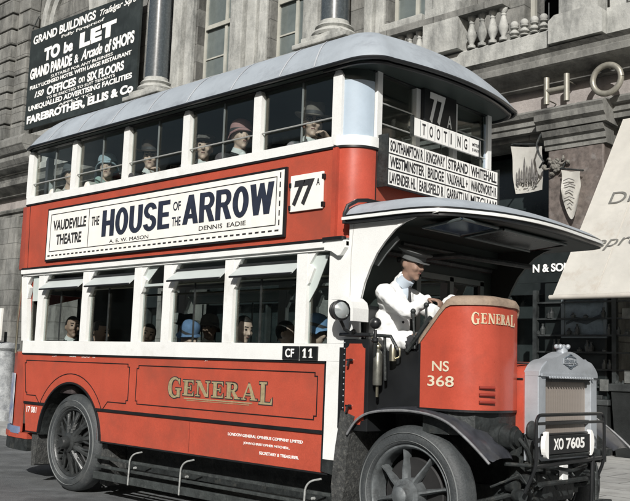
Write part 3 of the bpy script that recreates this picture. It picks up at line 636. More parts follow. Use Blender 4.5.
    # glazing, tilted ventilators, narrow lights
    for x0, x1 in zip(xs, xs[1:]+[4.70]):
        b = B(); Q(b, x0+.06, x1-.06, -.035, -.029, 1.63, 2.40); wn = obj('lower_deck_window', b, GLASS, bus)
        if x1-x0 > .6:
            b = B(); xm = (x0+x1)/2-.06; Q(b, xm-.008, xm+.008, -.028, -.016, 1.631, 2.2); obj('glazing_bar', b, IRON, wn)
    for (x0, x1) in ((.09, .92), (1.04, 1.89), (2.51, 3.32), (3.44, 4.26)):
        b = B()
        v = [(x0+.07, Y(-.045), 2.325), (x1, Y(-.045), 2.325), (x1, Y(.075), 2.215), (x0+.02, Y(.075), 2.215)]
        f = [b.verts.new(q) for q in v]; g = [b.verts.new((q[0], q[1]-s*.0, q[2]+.022)) for q in v]
        b.faces.new(f); b.faces.new(g[::-1])
        for k in range(4): b.faces.new((f[k], g[k], g[(k+1) % 4], f[(k+1) % 4]))
        vv = obj('ventilator', b, HOP, bus)
        b = B(); tube(b, [(x0+.02, Y(.077), 2.222), (x1, Y(.077), 2.222)], .010, 6); tube(b, [(x0+.02, Y(-.02), 2.335), (x1, Y(-.02), 2.335)], .014, 6); obj('ventilator_rail', b, BLACK, vv)
    b = B(); Q(b, 2.02, 2.38, -.03, .0, 2.19, 2.215); P(b, [(2.02, 2.39), (2.26, 2.39), (2.06, 2.22), (2.02, 2.12)], -.03, -.024); P(b, [(4.385, 2.385), (4.60, 2.37), (4.47, 2.10), (4.385, 1.98)], -.03, -.024); P(b, [(-.21, 2.39), (-.12, 2.39), (-.05, 2.34), (-.05, 2.1), (-.2, 2.1)], -.028, -.022)
    obj('quarter_light_board', b, mat('pale_quarter_board', (.45, .50, .48), .6), bus)
    # upper deck side
    b = B(); P(b, [(rear(2.5), 2.501), (4.64, 2.501), (4.64, 3.268), (rear(3.268), 3.268)], -.03, 0); P(b, [(4.652, 2.501), (4.70, 2.501), (4.70, 3.268), (4.652, 3.268)], -.03, 0)
    ud = obj('upper_side_panel', b, RED, bus)
    b = B(); P(b, [(rear(3.27)-.006, 3.268), (4.68, 3.268), (4.68, 3.286), (rear(3.28)-.006, 3.286)], -.02, .012); Q(b, 4.641, 4.651, -.02, .004, 2.501, 3.268); P(b, [(rear(2.5)+.075, 2.501), (rear(2.5)+.083, 2.501), (rear(3.2)+.083, 3.268), (rear(3.2)+.075, 3.268)], -.01, .002)
    obj('black_moulding', b, BLACK, ud)
    b = B(); P(b, [(rear(3.29), 3.287), (4.68, 3.287), (4.68, 3.372), (rear(3.37), 3.372)], -.04, .014); obj('upper_waist_rail', b, CREAM, bus)
    for i, x in enumerate((-.425, .56, 1.59, 2.62, 3.67, 4.665)):
        b = B(); hw = .052 if i else .06
        P(b, [(x-hw, 3.373), (x+hw, 3.373), (x+hw, 3.90), (x+hw*.5, 3.945), (x-hw*.5, 3.945), (x-hw, 3.90)], -.05, .008); obj('upper_deck_post', b, CREAM, bus)
    ux_ = (-.425, .56, 1.59, 2.62, 3.67, 4.665)
    for x0, x1, xm in zip(ux_, ux_[1:], (.10, 1.10, 2.12, 3.16, 4.22)):
        b = B(); Q(b, x0+.05, x1-.05, -.042, -.036, 3.373, 3.94); wn = obj('upper_deck_window', b, GLASS, bus)
        b = B(); Q(b, xm-.007, xm+.007, -.034, -.022, 3.373, 3.93); obj('glazing_bar', b, mat('grey_glazing_bar', (.14, .16, .16), .4), wn)
    b = B(); tube(b, [(-.37, Y(-.012), 3.535), (4.62, Y(-.012), 3.545)], .007, 6); obj('guard_wire', b, mat('bright_rail', (.45, .46, .44), .35, metal=.4), bus)
    
    b = B(); Q(b, -.47, 4.70, -.06, .0, 3.946, 3.985); obj('upper_cantrail', b, BLACK, bus)
# rounded front corners and front of the upper deck
FX = 4.90
def corner(y_side, sgn, r=.24, n=12): # plan arc from the side to the front
    return [(FX-r+r*math.sin(PI/2*k/n), y_side+sgn*(r-r*math.cos(PI/2*k/n))) for k in range(n+1)]
cl = corner(0, 1); cr = corner(W, -1)
front = [(4.701, 0)]+cl[1:]
b = B(); planwall(b, [(4.702, 0)]+cl, 2.501, 3.268, .03); planwall(b, cr[::-1]+[(4.702, W)], 2.501, 3.268, .03); obj('rounded_corner_panel', b, RED2, bus, True)
b = B(); box(b, FX-.03, FX, .247, W-.247, 2.501, 3.268); fp_ = obj('upper_front_panel', b, RED, bus)
b = B(); box(b, FX-.01, FX+.006, .24, .247, 2.501, 3.268); box(b, FX-.01, FX+.006, W-.247, W-.24, 2.501, 3.268); obj('black_moulding', b, BLACK, fp_)
fullp = [(4.681, -.014)]+[(FX+.014-.254+.254*math.sin(PI/2*k/12), -.014+.254*(1-math.cos(PI/2*k/12))) for k in range(13)]
fullr = [(x, W-y) for x, y in fullp][::-1]
b = B(); planwall(b, fullp+fullr, 3.287, 3.372, .05); obj('front_waist_rail', b, CREAM, bus, True)
b = B(); planwall(b, [(x, y) for x, y in fullp+fullr], 3.268, 3.286, .03); obj('black_moulding', b, BLACK, bus, True)
# corner glass: flat pale blue standing in for reflected sky, and posts
b = B(); planwall(b, [(x-.012, y+.012) for x, y in cl[1:-1]], 3.373, 3.86, .012); planwall(b, [(x-.012, y-.012) for x, y in cr[::-1][1:-1]], 3.373, 3.86, .012); obj('corner_glass', b, SKYGL, bus, True)
b = B(); planwall(b, [(x-.012, y+.012) for x, y in cl[1:-1]], 3.861, 3.95, .012); planwall(b, [(x-.012, y-.012) for x, y in cr[::-1][1:-1]], 3.861, 3.95, .012); obj('corner_header', b, DARKG, bus, True)
for y0, y1, zt in ((.235, .30, 3.97), (.775, .835, 3.94), (1.345, 1.41, 3.94), (W-.20, W-.135, 3.97)):
    b = B(); box(b, FX-.05, FX+.008, y0, y1, 3.373, zt); obj('front_window_post', b, CREAM, bus)
b = B(); box(b, FX-.04, FX-.034, .30, W-.2, 3.373, 3.94); obj('front_window_glass', b, GLASS, bus)
b = B()
for z in (3.52, 3.70): tube(b, [(FX-.02, .3, z), (FX-.02, W-.2, z)], .007, 6)
obj('front_window_rail', b, MATS['bright_rail'], bus)
b = B(); box(b, FX-.07, FX-.002, .2, W-.14, 3.945, 3.985); obj('front_cantrail', b, BLACK, bus)
# front route-number box
nb = B(); bbox(nb, FX-.02, FX+.045, .84, 1.34, 3.62, 3.965, .008); nb = obj('route_number_box', nb, BLACK, bus)
text('number_lettering', '77', WHL, nb, (FX+.047, .92, 3.655), (0, 1, 0), uz, .24, .28, .035, .06, .003); text('number_lettering', 'A', WHL, nb, (FX+.047, 1.19, 3.66), (0, 1, 0), uz, .07, .12, .01, 0, .003)
# destination blind TOOTING
db = B(); bbox(db, FX+.05, FX+.075, .645, 1.70, 3.475, 3.635, .004); db = obj('destination_board', db, WHL, bus)
for k, ch in enumerate('TOOTING'):
    y = .775+k*.108; text('board_lettering', ch, INK, db, (FX+.0765, y, 3.505), (0, 1, 0), uz, .014 if ch == 'I' else .05, .10, .0 if ch == 'I' else .012, 0, .002)
b = B()
for k in range(8): box(b, FX+.0755, FX+.077, .748+k*.108, .752+k*.108, 3.485, 3.625)
text('board_lettering', 'MITRE', INK, db, (FX+.0765, 1.56, 3.56), (0, 1, 0), uz, .11, .03, .005, 0, .002); text('board_lettering', 'B WAY', INK, db, (FX+.0765, 1.56, 3.51), (0, 1, 0), uz, .11, .03, .005, 0, .002)
obj('divider', b, MATS['grey_frame'], db)
b = B()
for y in (.68, 1.66): tube(b, [(FX, y, 3.56), (FX+.06, y, 3.56)], .012, 8)
for y in (.66, 1.69): box(b, FX+.045, FX+.085, y-.02, y-.012, 3.46, 3.65)
obj('board_bracket', b, IRON, db)
# route board with three rows of places
rb = B(); bbox(rb, FX+.075, FX+.10, .27, 1.97, 2.955, 3.375, .005); rb = obj('route_board', rb, INK, bus)
rows = [(3.245, ['SOUTHAMPTON R', 'KINGSWAY', 'STRAND', 'WHITEHALL']), (3.108, ['WESTMINSTER', 'BRIDGE', 'VAUXHALL +', 'WANDSWORTH R']), (2.971, ['LAVENDER HL', 'EARLSFIELD R', 'GARRATT LN', 'MITCHAM'])]
for z, words in rows:
    cols = [(.282, .775), (.787, 1.105), (1.117, 1.47), (1.482, 1.958)] if z > 3.2 else [(.282, .80), (.812, 1.09), (1.102, 1.47), (1.482, 1.958)] if z > 3.0 else [(.282, .68), (.692, 1.09), (1.102, 1.47), (1.482, 1.958)]
    for (y0, y1), wd in zip(cols, words):
        b = B(); box(b, FX+.1005, FX+.103, y0, y1, z, z+.124); sl2 = obj('route_slat', b, WHL, rb)
        text('route_lettering', wd, INK, rb, (FX+.1035, y0+.02, z+.014), (0, 1, 0), uz, y1-y0-.04, .094, .008 if wd.startswith('MIT') else .022, 0, .002)
b = B()
for y in (.263, 1.972): box(b, FX+.0, FX+.115, y-.006, y+.006, 2.95, 3.40)
obj('board_bracket', b, IRON, rb)
# advertisement board on the offside
ab = B(); box(ab, .095, 4.105, -.026, -.004, 2.553, 3.178); ab = obj('advertisement_board', ab, BLACK, bus)
b = B(); box(b, .12, 4.08, -.030, -.027, 2.575, 3.155); obj('advertisement_poster', b, PAPER, ab)
b = B()
def loop(x0, x1, z0, z1, w_, y): rline(b, [(x0, z0), (x1, z0), (x1, z1), (x0, z1), (x0, z0)], w_, y, y-.002)
loop(.19, 3.99, 2.665, 3.10, .008, -.0305); loop(.19, .995, 2.665, 3.10, .008, -.0309)
x = .16
while x < 4.0: rline(b, [(x, 2.615), (x+.05, 2.615)], .016, -.0305, -.0318); x += .085
z = 2.66
while z < 3.1: rline(b, [(4.035, z), (4.035, z+.05)], .016, -.0305, -.0318); z += .085
obj('poster_border', b, INK, ab)
def adt(s, x0, x1, z, h, m=INK, bold=.02, sh=0.): text('poster_lettering', s, m, ab, (x0, -.0312, z), ux, uz, x1-x0, h, bold, sh, .002)
adt('VAUDEVILLE', .245, .94, 2.905, .12, INK, .03); adt('THEATRE', .33, .86, 2.735, .12, INK, .03)
adt('THE', 1.05, 1.20, 2.90, .10, INK, .02)
b = B(); serif_word(b, 'house', (1.26, -.0305, 2.76), Vector(ux), Vector(uz), 1.20, .29, (0, -1, 0), .0, .002, 0., None, .06); obj('poster_lettering', b, NAVY, ab)
adt('OF', 2.51, 2.63, 2.93, .09, NAVY, .015); adt('THE', 2.50, 2.64, 2.775, .09, NAVY, .015)
b = B(); serif_word(b, 'arrow', (2.67, -.0305, 2.775), Vector(ux), Vector(uz), 1.29, .29, (0, -1, 0), .0, .002, 0., None, .05); obj('poster_lettering', b, NAVY, ab)
adt('A. E. W. MASON', 1.42, 2.12, 2.683, .038, INK, 0); adt('DENNIS  EADIE', 2.93, 3.60, 2.697, .043, INK, .005)
# 77A plate
pl = B(); bbox(pl, 4.155, 4.545, -.022, -.004, 2.765, 3.085, .004); pl = obj('route_number_plate', pl, PAPER, bus)
text('number_lettering', '77', INK, pl, (4.185, -.0235, 2.81), ux, uz, .265, .225, .05, .22, .002); text('number_lettering', 'A', INK, pl, (4.47, -.0235, 2.97), ux, uz, .04, .06, .02, 0, .002)
b = B()
for x, z in ((4.155, 2.80), (4.548, 2.80), (4.155, 3.0), (4.548, 3.04)): box(b, x-.012, x+.012, -.03, -.002, z-.02, z+.02)
obj('plate_clip', b, BLACK, pl)
# GENERAL on the waist panel
b = B(); serif_word(b, 'GENERAL', (2.55, 0, 1.125), Vector(ux), Vector(uz), 1.46, .145, (0, -1, 0), .0035, .0045, 0., [1.32, 1, 1, 1, 1, 1, 1.32]); 
gb = B(); serif_word(gb, 'GENERAL', (2.55, 0, 1.125), Vector(ux), Vector(uz), 1.46, .145, (0, -1, 0), .0005, .0015, .06, [1.32, 1, 1, 1, 1, 1, 1.32])
lt = obj('fleet_name_outline', gb, INK, bus); obj('fleet_name_lettering', b, GOLD, lt)
b = B(); prism(b, [(2.80, 1.093), (3.76, 1.093), (3.76, 1.104), (2.80, 1.104)], -.0035, -.001); prism(b, [(2.84, 1.079), (3.72, 1.079), (3.72, 1.084), (2.84, 1.084)], -.0035, -.001); obj('fleet_name_underline', b, GOLD, lt)
text('owner_lettering', 'LONDON GENERAL OMNIBUS COMPANY LIMITED', WHL, lo, (3.45, .0045, .800), ux, uz, .94, .026, .02, 0, .002)
text('owner_lettering', 'JOHN CHRISTOPHER MITCHELL,', WHL, lo, (3.66, .0045, .735), ux, uz, .58, .026, .02, 0, .002)
text('owner_lettering', 'SECRETARY & TREASURER.', WHL, lo, (3.87, .0045, .668), ux, uz, .48, .026, .02, 0, .002)
text('weight_lettering', '17 081', WHL, lo, (-.12, .0045, .80), ux, uz, .22, .07, .01, 0, .002)
# CF 11 garage plates
for s_, x0, x1 in (('CF', 4.14, 4.33), ('11', 4.345, 4.55)):
    b = B(); bbox(b, x0, x1, -.03, -.013, 1.49, 1.605, .004); q = obj('garage_plate', b, BLACK, bus)
    if s_ == 'CF': text('plate_lettering', s_, WHL, q, (x0+.04, -.0315, 1.51), ux, uz, (x1-x0)-.085, .072, .02, 0, .002)
    else:
        b = B()
        for xx in (x0+.065, x0+.135): prism(b, [(xx-.009, 1.51), (xx+.009, 1.51), (xx+.009, 1.585), (xx-.006, 1.585), (xx-.024, 1.57), (xx-.024, 1.558), (xx-.009, 1.566)], -.034, -.031); prism(b, [(xx-.02, 1.5085), (xx+.02, 1.5085), (xx+.02, 1.5175), (xx-.02, 1.5175)], -.0335, -.031)
        obj('plate_lettering', b, WHL, q)
# roof
def ro(x0=-.57, ys=-.085, xf=5.15, bow=.13, n=22):
    pts = [(x0+.12*(1-math.cos(a)), ) for a in []]
    out = []
    out.append((x0, .35)); out.append((x0+.03, .12)); out.append((x0+.12, ys+.04)); out.append((x0+.26, ys))
    for k in range(1, 20): out.append((x0+.26+(4.86-x0-.26)*k/19, ys))
    for k in range(1, 11):
        a = PI/2*k/10; out.append((4.86+(xf-4.86)*math.sin(a), ys+.22*(1-math.cos(a))))
    yA = ys+.22; yB = W-ys-.22
    for k in range(1, n):
        f = k/n; out.append((xf+bow*4*f*(1-f), yA+(yB-yA)*f))
    m = [(x, W-y) for x, y in out if y < yA+1e-6]
    return out + m[::-1]
rout = ro()
sp = lambda o: (min(max(o[0], .6), 3.9), W/2)
b = B(); dome(b, rout, sp, 3.995, .46, 4.6, 18, .018, False); rf = obj('upper_deck_roof', b, ROOF, bus, True, 50)
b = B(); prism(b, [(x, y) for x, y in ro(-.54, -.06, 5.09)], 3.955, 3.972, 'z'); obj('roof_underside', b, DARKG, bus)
b = B(); P_ = [Vector((x, y, 3.975)) for x, y in rout]; tube(b, P_+[P_[0]], .019, 8, False); obj('roof_gutter', b, BLACK, rf, True)
b = B(); P_ = [Vector((x-.05, W/2+(y-W/2)*.965, 3.955)) for x, y in rout if x > 4.55]; tube(b, P_, .02, 8); obj('roof_valance', b, BLACK, rf, True)
# roof seams
b = B()
for xx in (.06, .72, 1.38, 2.04, 2.70, 3.36, 4.02, 4.45):
    pts = []
    for k in range(26):
        t = (k/25)**1.6*.985; z = 3.999+.46*(1-(1-t)**4.6); y = -.085+(W/2+.085)*t; pts.append((xx+(min(max(xx, .6), 3.9)-xx)*t, y, z))
    pts += [(p[0], W-p[1], p[2]) for p in pts[::-1]]
    b = B(); V = [[b.verts.new((p[0]-.009, p[1], p[2]+.002)), b.verts.new((p[0]+.009, p[1], p[2]+.002))] for p in pts]
    for p, q in zip(V[:-1], V[1:]): b.faces.new((p[0], p[1], q[1], q[0]))
    obj('roof_seam', b, SEAM, rf, True)
# decks, bulkheads, rear wall
b = B(); box(b, -.4, 4.86, .03, W-.03, 2.44, 2.5); prism(b, [(-.4, .05), (-.6, .06), (-.74, .15), (-.84, .32), (-.9, W/2), (-.84, W-.32), (-.74, W-.15), (-.6, W-.06), (-.4, W-.05)], 2.442, 2.498, 'z'); obj('upper_deck_floor', b, CEIL, bus)
b = B(); box(b, -.1, 1.35-1.3, .05, W-.05, .60, .66); box(b, 1.42, 4.83, .05, W-.05, .60, .66); box(b, .05, 1.42, .45, W-.45, .60, .66); obj('lower_deck_floor', b, INTER, bus)
b = B(); cells(b, 0.03, W-.03, 1.2, 2.44, 4.81, 4.85, [(.9, 1.9, 1.75, 2.25)])
me_ = [(v_.co.copy()) for v_ in b.verts]
for v_ in b.verts: v_.co = Vector((v_.co.y, v_.co.x, v_.co.z))
obj('front_bulkhead', b, DARKG, bus)
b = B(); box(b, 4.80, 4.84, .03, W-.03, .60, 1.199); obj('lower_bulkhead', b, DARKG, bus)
b = B()
for y in (.9, 1.4, 1.9): box(b, 4.851, 4.88, y-.03, y+.03, 1.7, 2.3)
box(b, 4.851, 4.88, .83, 1.93, 2.26, 2.31); box(b, 4.851, 4.88, .83, 1.93, 1.70, 1.75); obj('bulkhead_window_frame', b, mat('grey_green_frame', (.13, .16, .15), .4), bus)
b = B()
planwall(b, [(rear(3)+.01, 0.004), (-.60, .03), (-.75, .12), (-.86, .30), (-.92, W/2), (-.86, W-.3), (-.75, W-.12), (-.60, W-.03), (rear(3)+.01, W-.004)][::-1], 2.50, 3.27, .03); obj('upper_rear_panel', b, RED, bus, True)
b = B(); planwall(b, [(-.46, .03), (-.55, .05), (-.62, .12), (-.66, .30), (-.68, W/2), (-.66, W-.3), (-.62, W-.12), (-.55, W-.05), (-.46, W-.03)][::-1], 3.271, 3.37, .03)
for y in (.35, W/2, W-.35): box(b, -.63, -.57, y-.04, y+.04, 3.37, 3.96)
obj('upper_rear_rail', b, CREAM, bus, True)
b = B(); cells(b, .05, W-.6, .66, 2.44, -.26, -.22, [(.25, .9, 1.65, 2.2)])
for v_ in b.verts: v_.co = Vector((v_.co.y, v_.co.x, v_.co.z))
obj('rear_bulkhead', b, INTER, bus)
# curved stair and platform dash at the back
dash = [(-.27, .03), (-.50, .06), (-.75, .15), (-.95, .32), (-1.08, .6), (-1.12, 1.0), (-1.08, 1.3)][::-1]
b = B(); planwall(b, dash, .56, 1.50, .02); ds = obj('platform_dash', b, RED, bus, True)
b = B(); planwall(b, [(x-.014, y-.016) for x, y in dash[3:6]], .64, 1.24, .004); obj('dash_poster', b, mat('blue_white_poster', (.50, .52, .54), .6, var=.35, scale=7, dirt=(.10, .15, .33), dscale=4.5, dth=.50), ds, True)
b = B(); planwall(b, [(x-.025, y-.02) for x, y in dash], .54, .62, .03); obj('dash_skirt', b, mat('blue_dash_skirt', (.16, .22, .34), .4, var=.3), ds, True)
b = B(); planwall(b, [(x*.82-.04, y+.02) for x, y in dash], 1.5, 2.5, .02, top=[2.46]*7, bot=[2.3, 2.2, 2.1, 2.0, 1.9, 1.8, 1.7]); obj('stair_stringer', b, RED, bus, True)
b = B()
for k in range(7): a = .25*k; box(b, -.62, -.32, .1+.17*k, .30+.17*k, .75+.25*k, .78+.25*k)
obj('stair_tread', b, INTER, bus)
b = B(); tube(b, [(-.60, .07, 1.48), (-.66, .1, 1.9), (-.62, .1, 2.45)], .014, 8); tube(b, [(-1.12, 1.35, .55), (-1.14, 1.35, 2.45)], .014, 8); obj('grab_rail', b, BRASS, bus, True)
pp = [(-.10, .02), (-.35, .02), (-.58, .05), (-.82, .14), (-1.02, .32), (-1.15, .6), (-1.19, 1.0), (-1.19, W-.2), (-1.1, W), (-.10, W)]
b = B(); prism(b, pp, .49, .555, 'z'); obj('rear_platform', b, RED, bus)
b = B(); prism(b, [(x*.99, y+.01) for x, y in pp], .35, .489, 'z'); obj('platform_step', b, IRON, bus)
# wheels ------------------------------------------------------------
def wheel(name, cx, cz, yo, R, sgn, kind):
    """yo: plane of the outer face; sgn=+1 body lies to +y"""
    ax = (0, sgn, 0); c = (cx, yo, cz)
    b = B(); lathe(b, [(.37, .03), (.375, .012), (.39, .0), (.43, -.004), (.47, .006), (R-.018, .03), (R-.003, .055), (R, .08), (R, .14), (R-.003, .165), (R-.018, .19), (.47, .21), (.40, .22), (.37, .2)], c, ax, 64); ty = obj('wheel', b, RUB, bus, True, 50)
    b = B()
    for r0 in (.395, .455): lathe(b, [(r0-.004, .004), (r0, -.0075), (r0+.004, .004)], c, ax, 64)
    obj('tyre_bead', b, mat('dusty_tyre_bead', (.15, .16, .16), .7), ty, True)
    b = B(); lathe(b, [(.372, .025), (.355, .02), (.345, .03), (.335, .06), (.335, .17), (.36, .2), (.372, .2)], c, ax, 64); obj('rim', b, STEEL if kind == 'spoke' else BSTEEL, ty, True)
    b = B()
    n = 8 if kind == 'spoke' else 10
    for k in range(n):
        a = 2*PI*k/n+.22; d = Vector((math.cos(a), 0, math.sin(a))); q = Vector((-math.sin(a), 0, math.cos(a))); Y1 = Vector((0, sgn, 0)); cc = Vector(c)
        # tapered spoke with raised rib
        w0, w1 = (.024, .014) if kind == 'spoke' else (.038, .036)
        i0, i1 = .08, .345
        v = []
        for rr_, ww, dep in ((i0, w0, -.01), (i0+.1, w0*.85, .015), (.27, w1, .05), (i1, w1*1.5, .065)):
            v.append([b.verts.new(cc+d*rr_+q*ww*u_+Y1*(dep+e_)) for u_, e_ in ((-1, .02), (-.35, -.012), (.35, -.012), (1, .02), (.6, .07), (-.6, .07))])
        for m_ in range(3):
            for j in range(6): b.faces.new((v[m_][j], v[m_][(j+1) % 6], v[m_+1][(j+1) % 6], v[m_+1][j]))
        b.faces.new(v[0]); b.faces.new(v[-1][::-1])
        if kind != 'spoke':
            for e in (-.5, .5): tube(b, [cc+d*.16+q*.0+Y1*.03, cc+d*.33+q*.09*e*1.6+Y1*.05], .012, 6)
    obj('spokes', b, STEEL if kind == 'spoke' else BSTEEL, ty, True)
    b = B()
    if kind == 'spoke': lathe(b, [(0, -.115), (.045, -.11), (.066, -.095), (.075, -.06), (.085, -.03), (.12, -.02), (.125, .05), (.12, .12), (0, .12)], c, ax, 28)
    else: lathe(b, [(0, -.12), (.05, -.115), (.065, -.09), (.07, -.04), (.105, -.025), (.11, .0), (.145, .01), (.15, .06), (0, .1)], c, ax, 28)
    hb = obj('hub', b, BSTEEL if kind != 'spoke' else STEEL, ty, True)
    b = B()
    for k in range(8):
        a = 2*PI*k/8+.1; tube(b, [Vector(c)+Vector((math.cos(a)*.098, sgn*.02, math.sin(a)*.098)), Vector(c)+Vector((math.cos(a)*.098, sgn*-.012, math.sin(a)*.098))], .012, 6)
    obj('hub_bolts', b, BSTEEL, ty)
    b = B(); lathe(b, [(0, .09), (.26, .09), (.27, .1), (.27, .2), (0, .2)], c, ax, 40); obj('brake_drum', b, mat('black_brake_drum', (.012, .012, .012), .7, var=.5), ty, True)  # near-black base colour on the drum behind the spokes
wheel('front', 5.485, .515, 0.0, .51, 1, 'spoke'); wheel('front', 5.485, .515, W, .51, -1, 'spoke')
wheel('rear', .81, .525, .03, .525, 1, 'disc'); wheel('rear', .84, .525, W-.03, .525, -1, 'disc')
# rear inner arch, mudflap
b = B()
for y0, y1 in ((.0-.01, .38), (W-.38, W+.01)):
    P0 = archpts(178, 2, .645, 24); P1 = archpts(2, 178, .625, 24); prism(b, P0+P1, y0+.012, y1-.012)
obj('rear_wheel_arch', b, IRON, bus)
b = B(); prism(b, [(.02, .86), (.16, .9), (.13, .6), (.10, .22), (.02, .20), (.0, .5)], .03, .33); obj('rear_mudflap', b, FLAP, bus)
b = B(); prism(b, [(1.30, .55), (1.43, .55), (1.50, .30), (1.42, .12), (1.33, .14), (1.34, .35)], .1, .34); obj('rear_mudflap', b, FLAP, bus)
# front mudguards
for y0, y1, s2 in ((-.06, .34, 1), (W-.34, W+.06, -1)):
    prof = []
    for k in range(30):
        f = k/29; a = math.radians(182-f*150); r = .655
        prof.append((5.50+r*1.0*math.cos(a), .515+r*math.sin(a)))
    prof = [(4.93, .95), (5.02, 1.06), (5.14, 1.125), (5.32, 1.155), (5.52, 1.165), (5.72, 1.15), (5.88, 1.105), (6.02, 1.02), (6.14, .93), (6.24, .845)]
    # smooth
    PP = []
    for i in range(len(prof)-1):
        p0 = prof[max(i-1, 0)]; p1 = prof[i]; p2 = prof[i+1]; p3 = prof[min(i+2, len(prof)-1)]
        for k in range(5):
            t = k/5; PP.append(tuple(.5*((2*p1[j])+(-p0[j]+p2[j])*t+(2*p0[j]-5*p1[j]+4*p2[j]-p3[j])*t*t+(-p0[j]+3*p1[j]-3*p2[j]+p3[j])*t**3) for j in (0, 1)))
    PP.append(prof[-1]); b = B(); V = []
    ncs = 9
    for i, (x, z) in enumerate(PP):
        f = i/(len(PP)-1); tx, tz = PP[min(i+1, len(PP)-1)][0]-PP[max(i-1, 0)][0], PP[min(i+1, len(PP)-1)][1]-PP[max(i-1, 0)][1]; l = math.hypot(tx, tz); nx, nz = -tz/l, tx/l
        shrink = .18*max(0, (f-.86)/.14)**2
        row = []
        for k in range(ncs):
            g = k/(ncs-1); y = y0+(y1-y0)*(shrink+(1-2*shrink)*g); c2 = -.03*(2*g-1)**4 + .0
            row.append(b.verts.new((x+nx*c2, y, z+nz*c2)))
        V.append(row)
    for i in range(len(V)-1):
        for k in range(ncs-1): b.faces.new((V[i][k], V[i][k+1], V[i+1][k+1], V[i+1][k]))
    bmesh.ops.solidify(b, geom=b.faces[:], thickness=.014); mg_ = obj('front_mudguard', b, FEND, bus, True, 60)
    b = B(); yl = y0 if s2 == 1 else y1
    tube(b, [(x, yl, z-.03) for x, z in PP], .010, 6); obj('mudguard_bead', b, mat('worn_edge', (.16, .165, .17), .35, var=.4, scale=15), mg_, True)
    b = B()
    yy = y0+.03 if s2 == 1 else y1-.05
    prism(b, [(4.84, 1.10), (4.98, 1.06), (4.95, .96), (4.92, .78), (4.90, .48), (4.86, .33), (4.78, .34), (4.76, .5), (4.79, .8)], y0+.02, y1-.02); obj('mudflap', b, FLAP, mg_)
    b = B(); yi = y1 if s2 == 1 else y0
    prism(b, [(x, z) for x, z in PP[5:-3]]+[(6.0, .8), (5.9, .95), (5.5, 1.08), (5.1, .98)], yi-.006, yi+.006); obj('mudguard_valance', b, IRON, mg_)
# lifeguard rail between the wheels
b = B()
for z, h, y in ((.405, .028, .015), (.315, .028, .01), (.20, .075, .0)): bbox(b, 1.34, 4.70, y, y+.035, z, z+h, .006)
lg = obj('lifeguard_rail', b, WOODG, bus)
for x in (2.0, 2.82, 4.45):
    b = B(); tube(b, rnd([(x+.14, .03, .535), (x+.0, -.01, .50), (x-.01, -.012, .2)], .09, 7), [.009]*9+[.008]*0 if False else .0085, 8); tube(b, [(x+.08, -.012, .375), (x+.11, -.012, .383)], .012, 8); obj('rail_hook', b, mat('worn_bright_iron', (.28, .29, .28), .45, var=.4, scale=30), lg, True)
# chassis
b = B()
for y in (.5, 1.55): bbox(b, -.3, 6.02, y, y+.08, .58-.1, .60, .008)
for x in (1.6, 2.6, 3.6, 4.5): bbox(b, x, x+.08, .5, 1.63, .45, .55, .008)
ch = obj('chassis_frame', b, IRON, bus)
b = B(); bbox(b, 1.5, 4.6, .30, .42, .30, .585, .01); bbox(b, 2.2, 3.2, .7, 1.4, .28, .5, .03); cyl(b, (3.2, 1.05, .42), (.9, 1.05, .42), .05); obj('underfloor_gear', b, IRON, ch)
b = B(); cyl(b, (.78, .1, .52), (.78, W-.1, .52), .07); ball(b, (.78, 1.06, .52), .2); obj('rear_axle', b, IRON, ch, True)
b = B(); tube(b, [(5.5, .12, .50), (5.5, .35, .46), (5.5, .6, .38), (5.5, 1.5, .38), (5.5, 1.8, .46), (5.5, W-.12, .5)], .045, 10); obj('front_axle', b, IRON, ch, True)
b = B()
for y in (.54, 1.59):
    for k in range(6):
        L_ = .55-.07*k; tube(b, [(5.5-L_, y, .52-.02*k+.05), (5.5, y, .44-.016*k), (5.5+L_, y, .52-.02*k+.05)], .016, 6)
    tube(b, [(6.0, y, .55), (6.1, y, .57), (6.2, y, .62)], .032, 8)
obj('leaf_spring', b, IRON, ch, True)
random.seed(3)
b = B()
cyl(b, (6.05, .30, .98), (6.22, .30, .98), .085, 20); cyl(b, (6.00, .30, .98), (6.05, .30, .98), .06, 16); cyl(b, (6.10, .30, .98), (6.14, .30, .98), .10, 20); cyl(b, (6.22, .30, .98), (6.25, .30, .98), .06, 16)
tube(b, [(6.25, .3, .98), (6.3, .34, .9), (6.3, .4, .8)], .015, 8); gn = obj('dynamo', b, IRON, bus, True)
b = B(); ball(b, (6.24, .50, 1.03), .03, .07, .07); tube(b, [(6.2, .5, 1.0), (6.24, .5, .9), (6.2, .55, .75)], .03, 8); obj('radiator_bracket', b, BSTEEL, bus, True)
b = B()
tube(b, [(5.5, .3, .36), (6.0, .35, .52), (6.28, .45, .62)], .02, 8); tube(b, [(6.36, .40, .66), (6.36, 1.3, .66)], .018, 8); tube(b, [(6.40, .42, .86), (6.41, 1.12, .86)], .018, 8)
tube(b, [(6.2, .2, .80), (6.36, .5, .78), (6.40, .8, .74), (6.36, 1.1, .76)], .014, 8); tube(b, [(6.36, 1.06, .72), (6.46, 1.06, .72), (6.46, 1.06, .52), (6.58, 1.06, .52)], .016, 8)
for k in range(16):
    x, y, z = 6.1+random.uniform(0, .22), random.uniform(.2, 1.5), random.uniform(.58, .84); s = random.uniform(.02, .05)
    if k % 3: cyl(b, (x, y, z), (x+s*1.6, y+random.uniform(-.05, .05), z), s, 12)
    else: bbox(b, x, x+s*2, y, y+s*2.4, z, z+s*1.4, .006)
for k in range(7):
    y = .25+.12*k; tube(b, [(6.05, y, .62+.02*k), (6.25, y+.08, .72), (6.32, y+.12, .60+.03*(k % 3))], .009, 6)
obj('steering_gear', b, IRON, bus, True)
